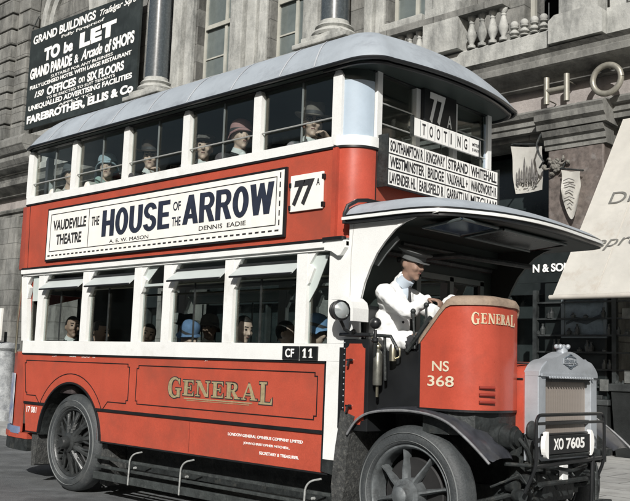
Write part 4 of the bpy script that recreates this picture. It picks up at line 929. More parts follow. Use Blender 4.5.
b = B(); bbox(b, 6.34, 6.37, .72, .80, .66, .78, .004); obj('bright_bracket', b, CREAM, bus)
# undertray / sump mass so the underside is not see-through
b = B(); bbox(b, 4.9, 6.1, .72, 1.42, .45, .95, .04); bbox(b, 5.95, 6.2, .62, 1.5, .62, .82, .03); obj('engine_block', b, IRON, bus)
b = B(); bbox(b, 4.86, 5.58, .40, 1.9, .95, 1.10, .01); bbox(b, 4.86, 6.0, 1.5, 2.0, 1.0, 1.16, .01); obj('cab_floor', b, IRON, bus)
# cab side: white bulkhead side with the arched opening ---------------
archc = [(4.985, 1.63), (4.975, 1.80), (4.98, 1.98), (5.02, 2.12), (5.075, 2.24), (5.14, 2.35), (5.22, 2.44), (5.32, 2.53), (5.42, 2.58), (5.56, 2.615), (5.74, 2.632)]
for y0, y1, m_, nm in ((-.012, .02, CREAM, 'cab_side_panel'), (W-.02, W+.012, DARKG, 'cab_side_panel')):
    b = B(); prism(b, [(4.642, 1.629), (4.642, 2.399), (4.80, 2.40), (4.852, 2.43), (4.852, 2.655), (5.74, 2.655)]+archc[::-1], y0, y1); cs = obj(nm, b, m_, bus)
    if m_ is CREAM:
        b = B(); rline(b, archc, .02, y0-.004, y0); obj('arch_bead', b, CREAM, cs)
        b = B(); rline(b, [(4.88, 1.7), (4.88, 2.36), (4.9, 2.6), (5.3, 2.62)], .006, y0-.002, y0); obj('panel_joint', b, mat('grey_joint', (.4, .4, .38), .7), cs)
b = B(); P2 = [(4.62, 2.40), (4.70, 2.385), (4.77, 2.345), (4.80, 2.35), (4.85, 2.41), (4.85, 2.46), (4.62, 2.46)]; prism(b, P2, -.06, -.013); obj('cantrail_end', b, CREAM, bus)
b = B(); bbox(b, 4.60, 4.82, -.07, -.01, 2.474, 2.505, .006); obj('cantrail_cap', b, BLACK, bus)
# canopy over the driver
def co(d=0.):
    c_ = [(4.83, -.07), (4.93, -.07), (5.1, -.07), (5.3, -.07), (5.42, -.07), (5.58, -.055), (5.73, .01), (5.82, .11), (5.89, .24), (5.96, .39), (6.01, .56), (6.045, .75), (6.06, .93), (6.06, 1.2), (6.04, 1.46), (6.01, 1.75), (5.98, 2.05), (5.94, 2.22), (5.85, 2.30), (5.7, 2.33), (5.4, 2.33), (5.1, 2.33), (4.83, 2.33)]
    out = []
    for i in range(len(c_)-1):
        p0, p1, p2_, p3 = c_[max(i-1, 0)], c_[i], c_[i+1], c_[min(i+2, len(c_)-1)]
        for k in range(3):
            t = k/3; out.append(tuple(.5*((2*p1[j])+(-p0[j]+p2_[j])*t+(2*p0[j]-5*p1[j]+4*p2_[j]-p3[j])*t*t+(-p0[j]+3*p1[j]-3*p2_[j]+p3[j])*t**3) for j in (0, 1)))
    out.append(c_[-1])
    return [(max(4.83+d, x-d*.9), 1.07+(y-1.07)*(1-d*.8)) for x, y in out]
cout = co()
b = B(); dome(b, cout, lambda o: (4.90, min(max(o[1], .62), W-.62)), 2.672, .135, 6.5, 16, .0, False); cn = obj('cab_canopy', b, ROOF, bus, True, 50)
b = B(); P_ = [Vector((x, y, 2.640)) for x, y in cout]; planwall(b, [(x, y) for x, y in cout][::1], 2.628, 2.652, -.02) ; obj('canopy_white_bead', b, CREAM, cn, True)
b = B(); planwall(b, [(x, y) for x, y in cout], 2.653, 2.671, .03); planwall(b, [(x, y) for x, y in cout], 2.600, 2.627, .04); obj('canopy_edge', b, BLACK, cn, True)
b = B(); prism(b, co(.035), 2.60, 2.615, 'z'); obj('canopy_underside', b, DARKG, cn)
b = B(); cp = [(4.845, -.07, 2.60), (4.845, -.07, 2.68), (4.86, -.05, 2.75), (4.90, .02, 2.80), (4.92, .12, 2.815), (4.92, 2.0, 2.815), (4.90, W+.04, 2.7)]; tube(b, cp, .018, 8); obj('canopy_back_bead', b, BLACK, cn, True)
b = B(); box(b, 4.903, 4.925, .03, W-.03, 2.44, 2.62); obj('cab_header', b, DARKG, bus)
# folding windscreen panes under the canopy
for y0, y1 in ((.12, .62), (.70, 1.72)):
    b = B(); th = math.radians(62)
    def wpt(y, t): return Vector((5.86-.36*t, y, 2.585-.035*t))
    R_ = [(y0, 0), (y1, 0), (y1, 1), (y0, 1)]
    f = [b.verts.new(wpt(*q)) for q in R_]; g = [b.verts.new(wpt(*q)+Vector((0, 0, -.008))) for q in R_]
    b.faces.new(f); b.faces.new(g[::-1])
    for k in range(4): b.faces.new((f[k], g[k], g[(k+1) % 4], f[(k+1) % 4]))
    wp = obj('folded_windscreen', b, mat('blue_windscreen_glass', (.05, .08, .13), .15, spec=.9) if y0 < .5 else mat('dark_windscreen_glass', (.02, .026, .026), .25), bus)
    b = B(); P_ = [wpt(*q)+Vector((0, 0, -.008)) for q in R_]; tube(b, P_+[P_[0]], .013, 8, False); obj('windscreen_frame', b, mat('green_grey_metal', (.10, .12, .12), .35, metal=.4), wp, True)
# hanging rails and pipes inside the cab
b = B()
tube(b, [(5.0, .5, 2.50), (5.0, 1.9, 2.50)], .02, 8); tube(b, [(4.95, .5, 2.36), (5.3, .9, 2.42), (5.4, 1.9, 2.42)], .025, 8); tube(b, [(4.9, .3, 2.42), (4.9, 2.0, 2.42)], .035, 8)
obj('cab_rail', b, IRON, bus, True)
b = B(); planwall(b, [(4.93, .06), (5.03, .05), (5.12, .05)], 2.36, 2.5, .012); 
prism(b, [(5.02, 2.28), (5.12, 2.40), (5.26, 2.49), (5.28, 2.46), (5.15, 2.35), (5.07, 2.26)], .10, .112); obj('sun_visor', b, mat('grey_visor', (.14, .155, .155), .5), bus)
# cab tub -----------------------------------------------------------
tp = [(5.58, 0.0), (5.64, 0), (5.70, 0), (5.76, 0), (5.82, 0)]+[(5.82+.28*math.sin(PI/2*k/12), .29*(1-math.cos(PI/2*k/12))) for k in range(1, 13)]+[(6.10, .38), (6.10, .46), (6.095, .50)]+[(6.02+.07*math.cos(PI/2*k/5), .52+.07*math.sin(PI/2*k/5)) for k in range(0, 6)]+[(5.9, .60)]
tops = [1.645, 1.715, 1.785, 1.855, 1.915]+[1.93+.008*math.sin(PI*k/24) for k in range(12)]+[1.935]*3+[1.93, 1.92, 1.90, 1.88, 1.85, 1.81]+[1.77]
b = B(); planwall(b, tp, 1.165, 1.9, .02, top=tops); tub = obj('cab_scuttle', b, RED2, bus, True, 60)
b = B(); planwall(b, [(x, y) for x, y in tp[:1]+tp[1:]], 1.148, 1.164, .03); planwall(b, [(5.572, -.004), (5.59, -.004)], 1.165, 1.64, .03); obj('scuttle_edge', b, BLACK, tub)
# leather roll around the top edge
b = B(); path = [Vector((x, y, z)) for (x, y), z in zip(tp, tops)]
V = []
for i, p in enumerate(path[:-1]):
    d = (path[min(i+1, len(path)-1)]-path[max(i-1, 0)]); d.z = 0; d.normalize(); n_ = Vector((-d.y, d.x, 0)); 
    V.append([b.verts.new(p+n_*a_+Vector((0, 0, c_))) for a_, c_ in ((-.014, -.012), (-.016, .02), (.0, .045), (.05, .062), (.10, .055), (.125, .03), (.12, .0), (.05, -.012))])
for i in range(len(V)-1):
    for k in range(8): b.faces.new((V[i][k], V[i][(k+1) % 8], V[i+1][(k+1) % 8], V[i+1][k]))
b.faces.new(V[0]); b.faces.new(V[-1][::-1]); obj('leather_roll', b, LEATH, tub, True, 60)
b = B(); prism(b, [(5.60, .07), (5.83, .07), (6.0, .16), (6.05, .33), (6.05, .6), (5.6, .6)], 1.80, 1.82, 'z'); obj('dash_shelf', b, INTER, tub)
b = B()
for k in range(3):
    t0 = .55; pts = []
    for a in (50, 58, 66, 74): pts.append((5.82+.298*math.sin(math.radians(a)), .29-.298*math.cos(math.radians(a)), 1.225+.052*k))
    tube(b, pts, .011, 8)
obj('louvre', b, mat('dark_red_louvre', (.22, .03, .02), .4), tub, True)
text('fleet_number', 'NS', mat('cream_numbers', (.62, .56, .42), .6), tub, (5.70, -.002, 1.435), ux, uz, .15, .075, .01, 0, .002)
text('fleet_number', '368', MATS['cream_numbers'], tub, (5.66, -.002, 1.325), ux, uz, .235, .078, .01, 0, .002)
def cabcurve(a, v):  # arc length a from the front corner onward, following the scuttle
    L0 = .29*PI/2; a = a+.195
    if a < L0: t = a/.29; p = Vector((5.82+.281*math.sin(t), .29*(1-math.cos(t)), 1.79+v)); n = Vector((math.sin(t), -math.cos(t), 0))
    else: p = Vector((6.101, .29+(a-L0), 1.79+v)); n = Vector((1, 0, 0))
    return p, n
b = B(); serif_word(b, 'GENERAL', (0, 0, 0), None, None, .44, .075, (0, 0, 0), .004, .006, 0, [1.2, 1, 1, 1, 1, 1, 1.2], .12, cabcurve); obj('fleet_name_lettering', b, mat('pale_gold', (.55, .47, .32), .5), tub)
# bonnet
bp = [(.56, 1.17), (.56, 1.42), (.585, 1.47), (.64, 1.505), (.9, 1.53), (1.06, 1.535), (1.22, 1.53), (1.48, 1.505), (1.535, 1.47), (1.56, 1.42), (1.56, 1.0), (.56, 1.0)]
b = B(); prism(b, bp, 4.87, 6.135, 'x'); bn_ = obj('bonnet', b, RED2, bus, True, 40)
b = B(); tube(b, [(5.9, .557, 1.40), (6.13, .557, 1.40)], .008, 6); tube(b, [(6.0, .55, 1.52), (6.13, .64, 1.515)], .008, 6); obj('bonnet_hinge', b, BLACK, bn_)
# inner cowl under the scuttle
b = B(); prism(b, [(5.60, .03), (5.83, .03), (6.0, .12), (6.07, .32), (6.07, .555), (5.6, .555)], .98, 1.147, 'z'); obj('toe_box', b, IRON, bus)
# radiator ----------------------------------------------------------
def rp(y0, y1, z0, zs, zp, n=26):
    P = [(y0, z0), (y0, zs)]; 
    for k in range(1, n):
        f = k/n; y = y0+(y1-y0)*f; e = abs(2*f-1)
        z = zs+(zp-zs)*(.62*(1-e**6)+.38*max(0, math.cos(min(1, e/.55)*PI/2))**1.3); P.append((y, z))
    return P+[(y1, zs), (y1, z0)]
outer = rp(.575, 1.505, .80, 1.45, 1.655); 
b = B()
cx0 = .70; cx1 = 1.38
def ringp(x0, x1): pass
prism(b, [(.575, .80), (.685, .80), (.685, 1.425), (.575, 1.425)], 6.13, 6.25, 'x'); prism(b, [(1.395, .80), (1.505, .80), (1.505, 1.425), (1.395, 1.425)], 6.13, 6.25, 'x')
prism(b, rp(.575, 1.505, 1.426, 1.46, 1.62), 6.13, 6.26, 'x'); prism(b, [(.686, .80), (1.394, .80), (1.394, .86), (.686, .86)], 6.13, 6.25, 'x')
bmesh.ops.bevel(b, geom=[e for e in b.edges if abs(e.verts[0].co.x-e.verts[1].co.x) < 1e-5 and e.verts[0].co.x > 6.24], offset=.012, segments=3, affect='EDGES', profile=.6)
rd = obj('radiator', b, ALU, bus, True, 30)
b = B(); box(b, 6.17, 6.20, .68, 1.40, .86, 1.43)
core = mat('radiator_core', (.20, .165, .14), .6, metal=.35, var=.12)
t = core.node_tree; N = t.nodes; L = t.links; wv = N.new('ShaderNodeTexWave'); wv.bands_direction = 'Y'; wv.inputs['Scale'].default_value = 24; tcn = N.new('ShaderNodeTexCoord'); L.new(tcn.outputs['Object'], wv.inputs['Vector'])
wv2 = N.new('ShaderNodeTexWave'); wv2.bands_direction = 'Z'; wv2.inputs['Scale'].default_value = 60; L.new(tcn.outputs['Object'], wv2.inputs['Vector'])
ad = N.new('ShaderNodeMath'); ad.operation = 'ADD'; L.new(wv.outputs[1], ad.inputs[0]); L.new(wv2.outputs[1], ad.inputs[1])
mr = N.new('ShaderNodeMapRange'); mr.inputs[1].default_value = .2; mr.inputs[2].default_value = 1.6; mr.inputs[3].default_value = .5; mr.inputs[4].default_value = 1.35; L.new(ad.outputs[0], mr.inputs[0])
mu = N.new('ShaderNodeVectorMath'); mu.operation = 'SCALE'; mu.inputs[0].default_value = (.33, .29, .255); L.new(mr.outputs[0], mu.inputs['Scale']); L.new(mu.outputs[0], N['Principled BSDF'].inputs['Base Color'])
bmp = N.new('ShaderNodeBump'); bmp.inputs['Strength'].default_value = .4; bmp.inputs['Distance'].default_value = .003; L.new(wv.outputs[1], bmp.inputs['Height']); L.new(bmp.outputs[0], N['Principled BSDF'].inputs['Normal'])
obj('radiator_core', b, core, rd)
b = B(); box(b, 6.21, 6.27, .60, 1.48, 1.425, 1.447); 
for k in range(18): cyl(b, (6.27, .70+k*.04, 1.418), (6.282, .70+k*.04, 1.418), .009, 6)
obj('header_flange', b, ALU, rd)
b = B(); box(b, 6.205, 6.24, .686, 1.394, 1.385, 1.424); box(b, 6.21, 6.235, .686, 1.394, 1.065, 1.09); obj('core_strap', b, BLACK, rd)
b = B(); lathe(b, [(0, 0), (.045, 0), (.045, .03), (.03, .035), (.03, .05), (0, .055)], (6.19, 1.04, 1.615), n=18)
for q in ((-.045, .01), (.045, -.01), (0, .05), (0, -.05)): ball(b, (6.19+q[1], 1.04+q[0], 1.66), .02)
tube(b, [(6.19, .97, 1.66), (6.19, 1.11, 1.66)], .013, 8); obj('radiator_cap', b, ALU, rd, True)
b = B(); P_ = [(6.263, 1.04+.11*math.cos(a), 1.545+.04*math.sin(a)) for a in [2*PI*k/24 for k in range(25)]]; tube(b, P_, .005, 6, False); P_ = [(6.263, 1.04+.05*math.cos(a), 1.545+.055*math.sin(a)) for a in [2*PI*k/24 for k in range(25)]]; tube(b, P_, .005, 6, False)
em = obj('radiator_emblem', b, mat('dark_emblem', (.10, .12, .14), .4), rd, True)
b = B(); bbox(b, 6.262, 6.268, .92, 1.16, 1.525, 1.565, .002); obj('emblem_bar', b, ALU, em); text('emblem_lettering', 'GENERAL', MATS['dark_emblem'], em, (6.269, .935, 1.533), (0, 1, 0), uz, .21, .024, .01, 0, .001)
b = B(); tube(b, [(6.2, 1.50, 1.40), (6.2, 1.58, 1.40)], .012, 8); ball(b, (6.2, 1.585, 1.40), .025); ball(b, (6.2, 1.57, 1.375), .018); obj('radiator_drain_cock', b, BLACK, rd, True)
# number plate lamp box
b = B(); bbox(b, 6.36, 6.43, .405, 1.03, .875, 1.005, .006); npl = obj('number_plate', b, BLACK, bus)
text('plate_lettering', 'XO', WHL, npl, (6.4315, .475, .905), (0, 1, 0), uz, .14, .08, .025, 0, .002); text('plate_lettering', '7605', WHL, npl, (6.4315, .655, .905), (0, 1, 0), uz, .28, .08, .025, 0, .002)
for yc, s3 in ((.40, -1), (1.035, 1)):
    b = B(); P_ = [(yc+s3*.055*math.sin(PI*k/12), .94+.095*math.cos(PI*k/12)) for k in range(13)]; prism(b, P_, 6.40, 6.434, 'x'); obj('plate_end_cap', b, WHL, npl)
b = B()
for z in (.87, 1.01): tube(b, [(6.40, .36, z), (6.40, 1.07, z)], .012, 8)
obj('plate_bar', b, BLACK, npl)
# tubular guard in front of the radiator
b = B(); tube(b, rnd([(6.36, .20, .62), (6.45, .20, .80), (6.45, .20, 1.155), (6.45, 1.22, 1.155), (6.45, 1.22, .80), (6.36, 1.22, .60)]), .0125, 10); gd = obj('radiator_guard', b, BLACK, bus, True)
b = B(); tube(b, [(6.45, .22, 1.095), (6.45, 1.20, 1.095)], .011, 8); tube(b, [(6.44, .21, .80), (6.44, 1.21, .82)], .014, 8); tube(b, [(6.44, 1.05, .84), (6.44, 1.02, .45), (6.5, 1.2, .42)], .016, 8); obj('guard_crossbar', b, BLACK, gd, True)
# locker box with red door, lamp, extinguisher, horn ------------------
b = B(); bbox(b, 4.83, 5.10, -.02, .40, .95, 1.665, .006); bx = obj('side_locker', b, BLACK, bus)
b = B(); r = .035; x0, x1, z0, z1 = 4.865, 5.065, 1.0, 1.63
def cham(): 
    out = []
    for (cx_, cz_, sx, sz) in ((x0, z0, 1, 1), (x1, z0, -1, 1), (x1, z1, -1, -1), (x0, z1, 1, -1)):
        A_ = [(cx_+sx*r*math.cos(a), cz_+sz*r*math.sin(a)) for a in [PI/2*k/5 for k in range(6)]]
        if (sx*sz) > 0: A_ = A_[::-1]
        out += A_
    return out
prism(b, cham(), -.026, -.021); obj('locker_door', b, RED2, bx)
b = B()
for z in (1.50, 1.14): cyl(b, (4.93, -.027, z), (4.93, -.05, z), .012, 8); bbox(b, 4.90, 4.965, -.06, -.05, z-.008, z+.008, .003); tube(b, [(4.925, -.055, z), (4.915, -.06, z-.05)], .010, 6)
obj('wing_nut', b, BLACK, bx)
b = B()
for k in range(15): ball(b, (4.845, -.021, .98+.047*k), .006, n=6)
obj('rivet', b, ALU, bx)
b = B(); bbox(b, 4.79, 4.828, -.022, .01, .96, 1.60, .004); obj('locker_hinge_strip', b, BLACK, bx)
# side lamp with its white shield
LA = Vector((.93, -.36, 0)).normalized(); LC = Vector((4.845, -.15, 1.885)); q12 = 1.25
b = B(); lathe(b, [(r_*q12, h_*q12) for r_, h_ in [(.0, .0), (.04, .0), (.05, .015), (.052, .035), (.062, .04), (.062, .05), (.05, .055), (.05, .075), (.066, .08), (.066, .092), (.052, .098)]], LC, LA, 28); lp = obj('side_lamp', b, BLACK, bus, True)
b = B(); lathe(b, [(0, .118*q12), (.03*q12, .114*q12), (.052*q12, .099*q12), (.052*q12, .09*q12), (0, .09*q12)], LC, LA, 28); obj('lamp_lens', b, mat('lamp_lens_glass', (.50, .54, .54), .08, spec=.9, metal=.5), lp, True)
sh_o = [(4.84, 2.005), (4.95, 2.0), (5.02, 1.985), (5.065, 1.95), (5.08, 1.90), (5.08, 1.80), (5.055, 1.80), (5.052, 1.895), (5.035, 1.93), (5.0, 1.955), (4.94, 1.968), (4.84, 1.972)]
b = B(); prism(b, sh_o, -.20, -.013); prism(b, [(4.88, 1.80), (5.05, 1.80), (5.05, 1.89), (5.03, 1.93), (5.0, 1.95), (4.88, 1.965)], -.03, -.014); obj('lamp_shield', b, CREAM, bus)
b = B(); tube(b, [(4.90, -.15, 1.82), (4.90, -.09, 1.74), (4.95, -.03, 1.70), (5.05, -.02, 1.69)], .014, 8); ball(b, (4.96, -.05, 1.72), .024); tube(b, [(4.82, -.05, 1.70), (5.12, -.04, 1.70)], .016, 8); obj('lamp_bracket', b, BLACK, lp, True)
b = B(); lathe(b, [(0, 0), (.035, .0), (.038, .01), (.038, .24), (.03, .26), (.018, .27), (.018, .29), (0, .29)], (5.16, .02, 1.31), n=20); ex = obj('fire_extinguisher', b, mat('dull_nickel', (.24, .24, .21), .35, metal=.8, var=.3, scale=20), bus, True)
b = B(); tube(b, [(5.16, .02, 1.31), (5.16, .02, 1.22)], .012, 8); tube(b, [(5.16, .02, 1.60), (5.16, .0, 1.66), (5.12, -.01, 1.68)], .014, 8); ball(b, (5.16, .02, 1.61), .026); obj('extinguisher_handle', b, BRASS, ex, True)
b = B(); lathe(b, [(0, 0), (.028, .0), (.028, .10), (.02, .13), (0, .13)], (5.30, .03, 1.50), n=16); tube(b, rnd([(5.335, .03, 1.61), (5.37, .03, 1.6), (5.37, .03, 1.53), (5.33, .03, 1.52)], .02), .007, 6); obj('oil_can', b, BRASS, bus, True)
b = B(); ball(b, (5.17, -.03, 1.79), .045, n=18); lathe(b, [(.012, -.05), (.016, -.11), (.03, -.12), (.03, -.14), (.02, -.15)], (5.17, -.03, 1.79), n=12); hr = obj('horn_bulb', b, BLACK, bus, True)
b = B(); tube(b, [(5.17, -.03, 1.64), (5.16, -.02, 1.55), (5.14, .02, 1.50)], .016, 8); tube(b, [(5.08, -.02, 1.70), (5.30, .0, 1.69), (5.34, .03, 1.6)], .014, 8); tube(b, [(5.24, 0, 1.7), (5.24, .02, 1.35)], .012, 6); obj('horn_stem', b, IRON, hr, True)
# dark side apron between locker and scuttle
b = B(); box(b, 5.10, 5.57, .10, .13, 1.10, 1.58); obj('cab_apron', b, BLACK, bus)
# driver's seat and steering
b = B(); bbox(b, 4.88, 5.25, .12, .70, 1.42, 1.56, .03); dsx = obj('driver_seat', b, BLACK, bus); b = B(); bbox(b, 4.88, 4.95, .12, .70, 1.57, 1.95, .03); obj('seat_back', b, BLACK, dsx)
SW = Vector((5.66, .40, 1.90)); swn = Vector((-.55, 0, .83)).normalized(); swa = Vector((0, 1, 0)); swb = swn.cross(swa)
b = B(); tube(b, [SW+(swa*math.cos(a)+swb*math.sin(a))*.20 for a in [2*PI*k/32 for k in range(33)]], .014, 8, False); sw = obj('steering_wheel', b, BLACK, bus, True)
b = B()
for k in range(4): a = PI/2*k+.4; tube(b, [SW-swn*.03, SW+(swa*math.cos(a)+swb*math.sin(a))*.195], .010, 6)
cyl(b, SW-swn*.05, SW+swn*.01, .035); obj('wheel_spokes', b, IRON, sw, True)
b = B(); tube(b, [SW-swn*.03, SW-swn*.62], .025, 10); tube(b, [SW-swn*.1, SW-swn*.08+Vector((-.1, -.1, .03))], .01, 6); obj('steering_column', b, IRON, bus, True)
b = B()
tube(b, [(5.46, .10, 1.60), (5.42, .12, 1.88)], .010, 8); ball(b, (5.42, .12, 1.89), .022); tube(b, [(5.52, .16, 1.60), (5.50, .18, 1.93)], .010, 8); ball(b, (5.50, .18, 1.94), .022)
tube(b, [(5.40, .08, 1.58), (5.62, .08, 1.84)], .018, 8); obj('control_levers', b, IRON, bus, True)
# saloon seats (each seat its own part)
def seat(x, y0, y1, z0):
    b = B(); bbox(b, x-.20, x+.22, y0, y1, z0+.38, z0+.48, .03); st_ = obj('seat', b, mat('dark_seat_moquette', (.05, .04, .04), .9, var=.4, scale=20), bus)
    b = B(); bbox(b, x-.27, x-.21, y0, y1, z0+.44, z0+.88, .02); obj('seat_back', b, MATS['dark_seat_moquette'], st_)
for z0, xsx in ((2.5, (.35, 1.15, 1.95, 2.75, 3.55, 4.3)), (.66, (.5, 1.3, 2.1, 2.9, 3.7, 4.4))):
    for x in xsx:
        for y0, y1 in ((.08, .88), (1.25, 2.05)): seat(x, y0, y1, z0)
# interior lights/handrails
b = B()
for y in (.62, 1.5): tube(b, [(-.2, y, 2.28), (4.78, y, 2.28)], .014, 6)
obj('ceiling_rail', b, BRASS, bus)

# ================================================================= PEOPLE
def bake(bm, voxel, name, m, parent, smooth=4):
    me = bpy.data.meshes.new('tmp'); bm.to_mesh(me); bm.free(); o = bpy.data.objects.new('tmp', me); C.objects.link(o)
    r = o.modifiers.new('r', 'REMESH'); r.mode = 'VOXEL'; r.voxel_size = voxel
    s_ = o.modifiers.new('s', 'SMOOTH'); s_.iterations = smooth; s_.factor = .5
    dg = bpy.context.evaluated_depsgraph_get(); dg.update()
    res = bpy.data.meshes.new_from_object(o.evaluated_get(dg)); bpy.data.objects.remove(o); bpy.data.meshes.remove(me)
    res.polygons.foreach_set('use_smooth', [True]*len(res.polygons))
    return obj(name, res, m, parent)
def hand(b, wrist, d, up, curl=.5, s=1.):
    """palm, four bent fingers of unequal length, thumb leaving the side of the palm"""
    d = Vector(d).normalized(); up = Vector(up); up = (up-d*up.dot(d)).normalized(); side = d.cross(up)
    wrist = Vector(wrist)
    for k in (-1, 0, 1): capsule(b, wrist+side*.018*k*s, wrist+d*.085*s+side*.026*k*s, .016*s, .014*s, 8)
    for k, ln in ((-1.5, .062), (-.5, .078), (.5, .082), (1.5, .070)):
        p = wrist+d*.085*s+side*.0225*k*s; q = p+(d*math.cos(curl*.5)-up*math.sin(curl*.5))*ln*.5*s; r_ = q+(d*math.cos(curl*1.6)-up*math.sin(curl*1.6))*ln*.5*s
        capsule(b, p, q, .0095*s, .009*s, 8); capsule(b, q, r_, .009*s, .0078*s, 8)
    p = wrist+d*.03*s+side*.035*s; q = p+(d*.6+side*.7-up*.3).normalized()*.042*s; capsule(b, wrist+d*.02*s+side*.02*s, p, .014*s, .012*s, 8); capsule(b, p, q, .012*s, .011*s, 8); capsule(b, q, q+(d*.9-up*.4).normalized()*.03*s, .0105*s, .009*s, 8)
def person(label, hips, yaw, turn=0, tilt=0, lean=0., coat=None, skin=None, hat=None, hatm=None, hair=HAIR, arms=None, scale=1., group='passengers on the upper deck', shirt=True, tie=True, scarf=None, glasses=False, nod=0., hd=(0, 0)):
    r = empty('person', label, 'person', hips, group)
    skin = skin or SKIN; coat = coat or TWEED
    hx = lean*.69+.04+hd[0]; hz = .69+hd[1]; sx = lean*.47
    driver = group is None
    arms = arms or {1: ((.05+sx*.6, .23, .24), (.27, .10, .17), (.9, -.4, -.1)), -1: ((.08+sx*.6, -.18, .22), (.27, -.06, .17), (.9, .4, -.1))}
    lz = .006 if driver else 0.
    Mh = Matrix.Translation((hx, 0, hz)) @ Matrix.Rotation(turn, 4, 'Z') @ Matrix.Rotation(tilt, 4, 'X') @ Matrix.Rotation(nod, 4, 'Y')
    Mw = Matrix.Translation(hips) @ Matrix.Rotation(yaw, 4, 'Z') @ Matrix.Scale(scale, 4)
    # continuous body
    b = B(); h = B()
    ball(h, (0, 0, .015), .098, .078, .112, 20); ball(h, (.028, 0, -.055), .062, .056, .062, 16); ball(h, (.066, 0, -.10), .026, .026, .022); 
    capsule(h, (.088, 0, .022), (.112, 0, -.020), .010, .0155, 10); ball(h, (.098, .011, -.024), .011); ball(h, (.098, -.011, -.024), .011)
    capsule(h, (.078, -.034, .045), (.078, .034, .045), .014, .014, 8); ball(h, (.070, .038, -.022), .026, .024, .026); ball(h, (.070, -.038, -.022), .026, .024, .026)
    capsule(h, (.084, -.012, -.056), (.084, .012, -.056), .0115, .0115, 8); ball(h, (-.02, .08, -.005), .020, .010, .032); ball(h, (-.02, -.08, -.005), .020, .010, .032)
    h.transform(Mh); merge(b, h)
    neck0 = Vector((sx+.0, 0, .50)); neck1 = Mh @ Vector((-.015, 0, -.08)); capsule(b, neck0, neck1, .062, .055)
    ball(b, (sx*.9, 0, .40), .105, .165, .13, 18); ball(b, (sx*.5, 0, .22), .105, .15, .14, 16); ball(b, (0, 0, .07), .12, .165, .11, 16)
    for s_ in (1, -1):
        el, wr, hdv = arms[s_]; sh = (sx, s_*.175, .455)
        capsule(b, sh, el, .052, .040); capsule(b, el, wr, .038, .025); hand(b, wr, hdv, (0, 0, 1), .9)
        capsule(b, (0, s_*.095, .05), (.30, s_*.10, .07), .078, .06)
        if driver: capsule(b, (.30, s_*.10, .07), (.43, s_*.11, .07), .06, .055); capsule(b, (.43, s_*.11, .07), (.44, s_*.12, -.34), .052, .036); capsule(b, (.44, s_*.12, -.36), (.58, s_*.13, -.38), .035, .03)
    b.transform(Mw); body = bake(b, .0095, 'body', skin, r, 3)
    # coat over it
    b = B(); ball(b, (sx*.9, 0, .395), .122, .195, .14, 20); ball(b, (sx*.5, 0, .22), .125, .172, .16, 18); ball(b, (0, 0, .07), .14, .185, .13, 16)
    capsule(b, (sx, -.15, .455), (sx, .15, .455), .066, .066, 14); capsule(b, (sx-.025, 0, .47), Mh @ Vector((-.045, 0, -.115)), .075, .058)
    for s_ in (1, -1):
        el, wr, hdv = arms[s_]; sh = (sx, s_*.175, .455); wv_ = Vector(wr); ev_ = Vector(el)
        capsule(b, sh, el, .066+lz, .054+lz); capsule(b, el, ev_.lerp(wv_, .93), .053+lz, .038+lz*.6); capsule(b, (0, s_*.10, .05), (.30, s_*.105, .07), .092, .08)
        # lapels
        capsule(b, (sx+.055, s_*.075, .52), (sx*.8+.118, s_*.02, .30), .014, .017, 8)
        for q in range(0 if driver else 4): # sleeve folds
            p = Vector(sh).lerp(ev_, .3+.2*q); ball(b, p, .064-.004*q, .066-.004*q, .03, 10)
    b.transform(Mw); ct = bake(b, .014, 'coat', coat, r, 2)
    cs_ = [(v_.co.copy(), v_.normal.copy()) for v_ in ct.data.vertices]; fl = []
    for c_, n_ in cs_:
        k1 = noise.noise(Vector((c_.x*9+c_.z*7, c_.y*9, c_.z*12))); k2 = 1-abs(noise.noise(Vector((c_.x*13+c_.z*11, c_.y*12, c_.z*17-c_.x*9))))*2.2
        fl.extend(c_+n_*(k1*(.008 if driver else .009)+k2*(.009 if driver else .004)-(.002 if driver else 0)))
    ct.data.vertices.foreach_set('co', fl); ct.data.update()
    if driver:
        b = B()
        for k_ in range(3): ball(b, (sx*(.8-.25*k_)+.134, -.035, .30-.08*k_), .011, n=8)
        b.transform(Mw); obj('coat_buttons', b, INK, ct, True)
        b = B()
        for s_ in (1, -1): capsule(b, (.30, s_*.11, .06), (.44, s_*.12, .04), .07, .062); capsule(b, (.44, s_*.12, .04), (.44, s_*.12, -.36), .062, .05)
        b.transform(Mw); obj('trousers', b, TWEED, r, True)
    if shirt:
        b = B(); ball(b, (sx+.070, 0, .455), .055, .05, .095, 14); P_ = []
        n1 = Mh @ Vector((-.012, 0, -.125))
        tube(b, [Vector(neck0).lerp(n1, .5)+Vector((.0, 0, -.0)), n1+Vector((0, 0, .012))], [.074, .066], 16); b.transform(Mw); sho = obj('shirt_collar', b, shirt if shirt is not True else SHIRT, r, True)
        if tie:
            b = B(); capsule(b, (sx+.118, 0, .525), (sx+.122, 0, .50), .015, .012, 8); capsule(b, (sx+.120, 0, .49), (sx+.125, 0, .38), .010, .018, 8); b.transform(Mw); obj('tie', b, INK, r, True)
    if scarf:
        b = B(); capsule(b, (sx+.04, .10, .53), (sx+.10, -.04, .46), .045, .04); capsule(b, (sx+.04, -.10, .54), (sx+.12, .05, .42), .045, .035); capsule(b, (sx+.12, .03, .45), (sx+.13, .06, .28), .038, .03); b.transform(Mw); bake(b, .012, 'scarf', scarf, r, 2)
    # face
    b = B(); 
    for s_ in (1, -1): ball(b, (.0865, s_*.032, .018), .011, .014, .009, 10)
    b.transform(Mw @ Mh); obj('eyes', b, EYE, body, True)
    b = B()
    for s_ in (1, -1): capsule(b, (.092, s_*.018, .043), (.084, s_*.048, .046), .0055, .004, 6)
    b.transform(Mw @ Mh); obj('eyebrows', b, hair, body, True)
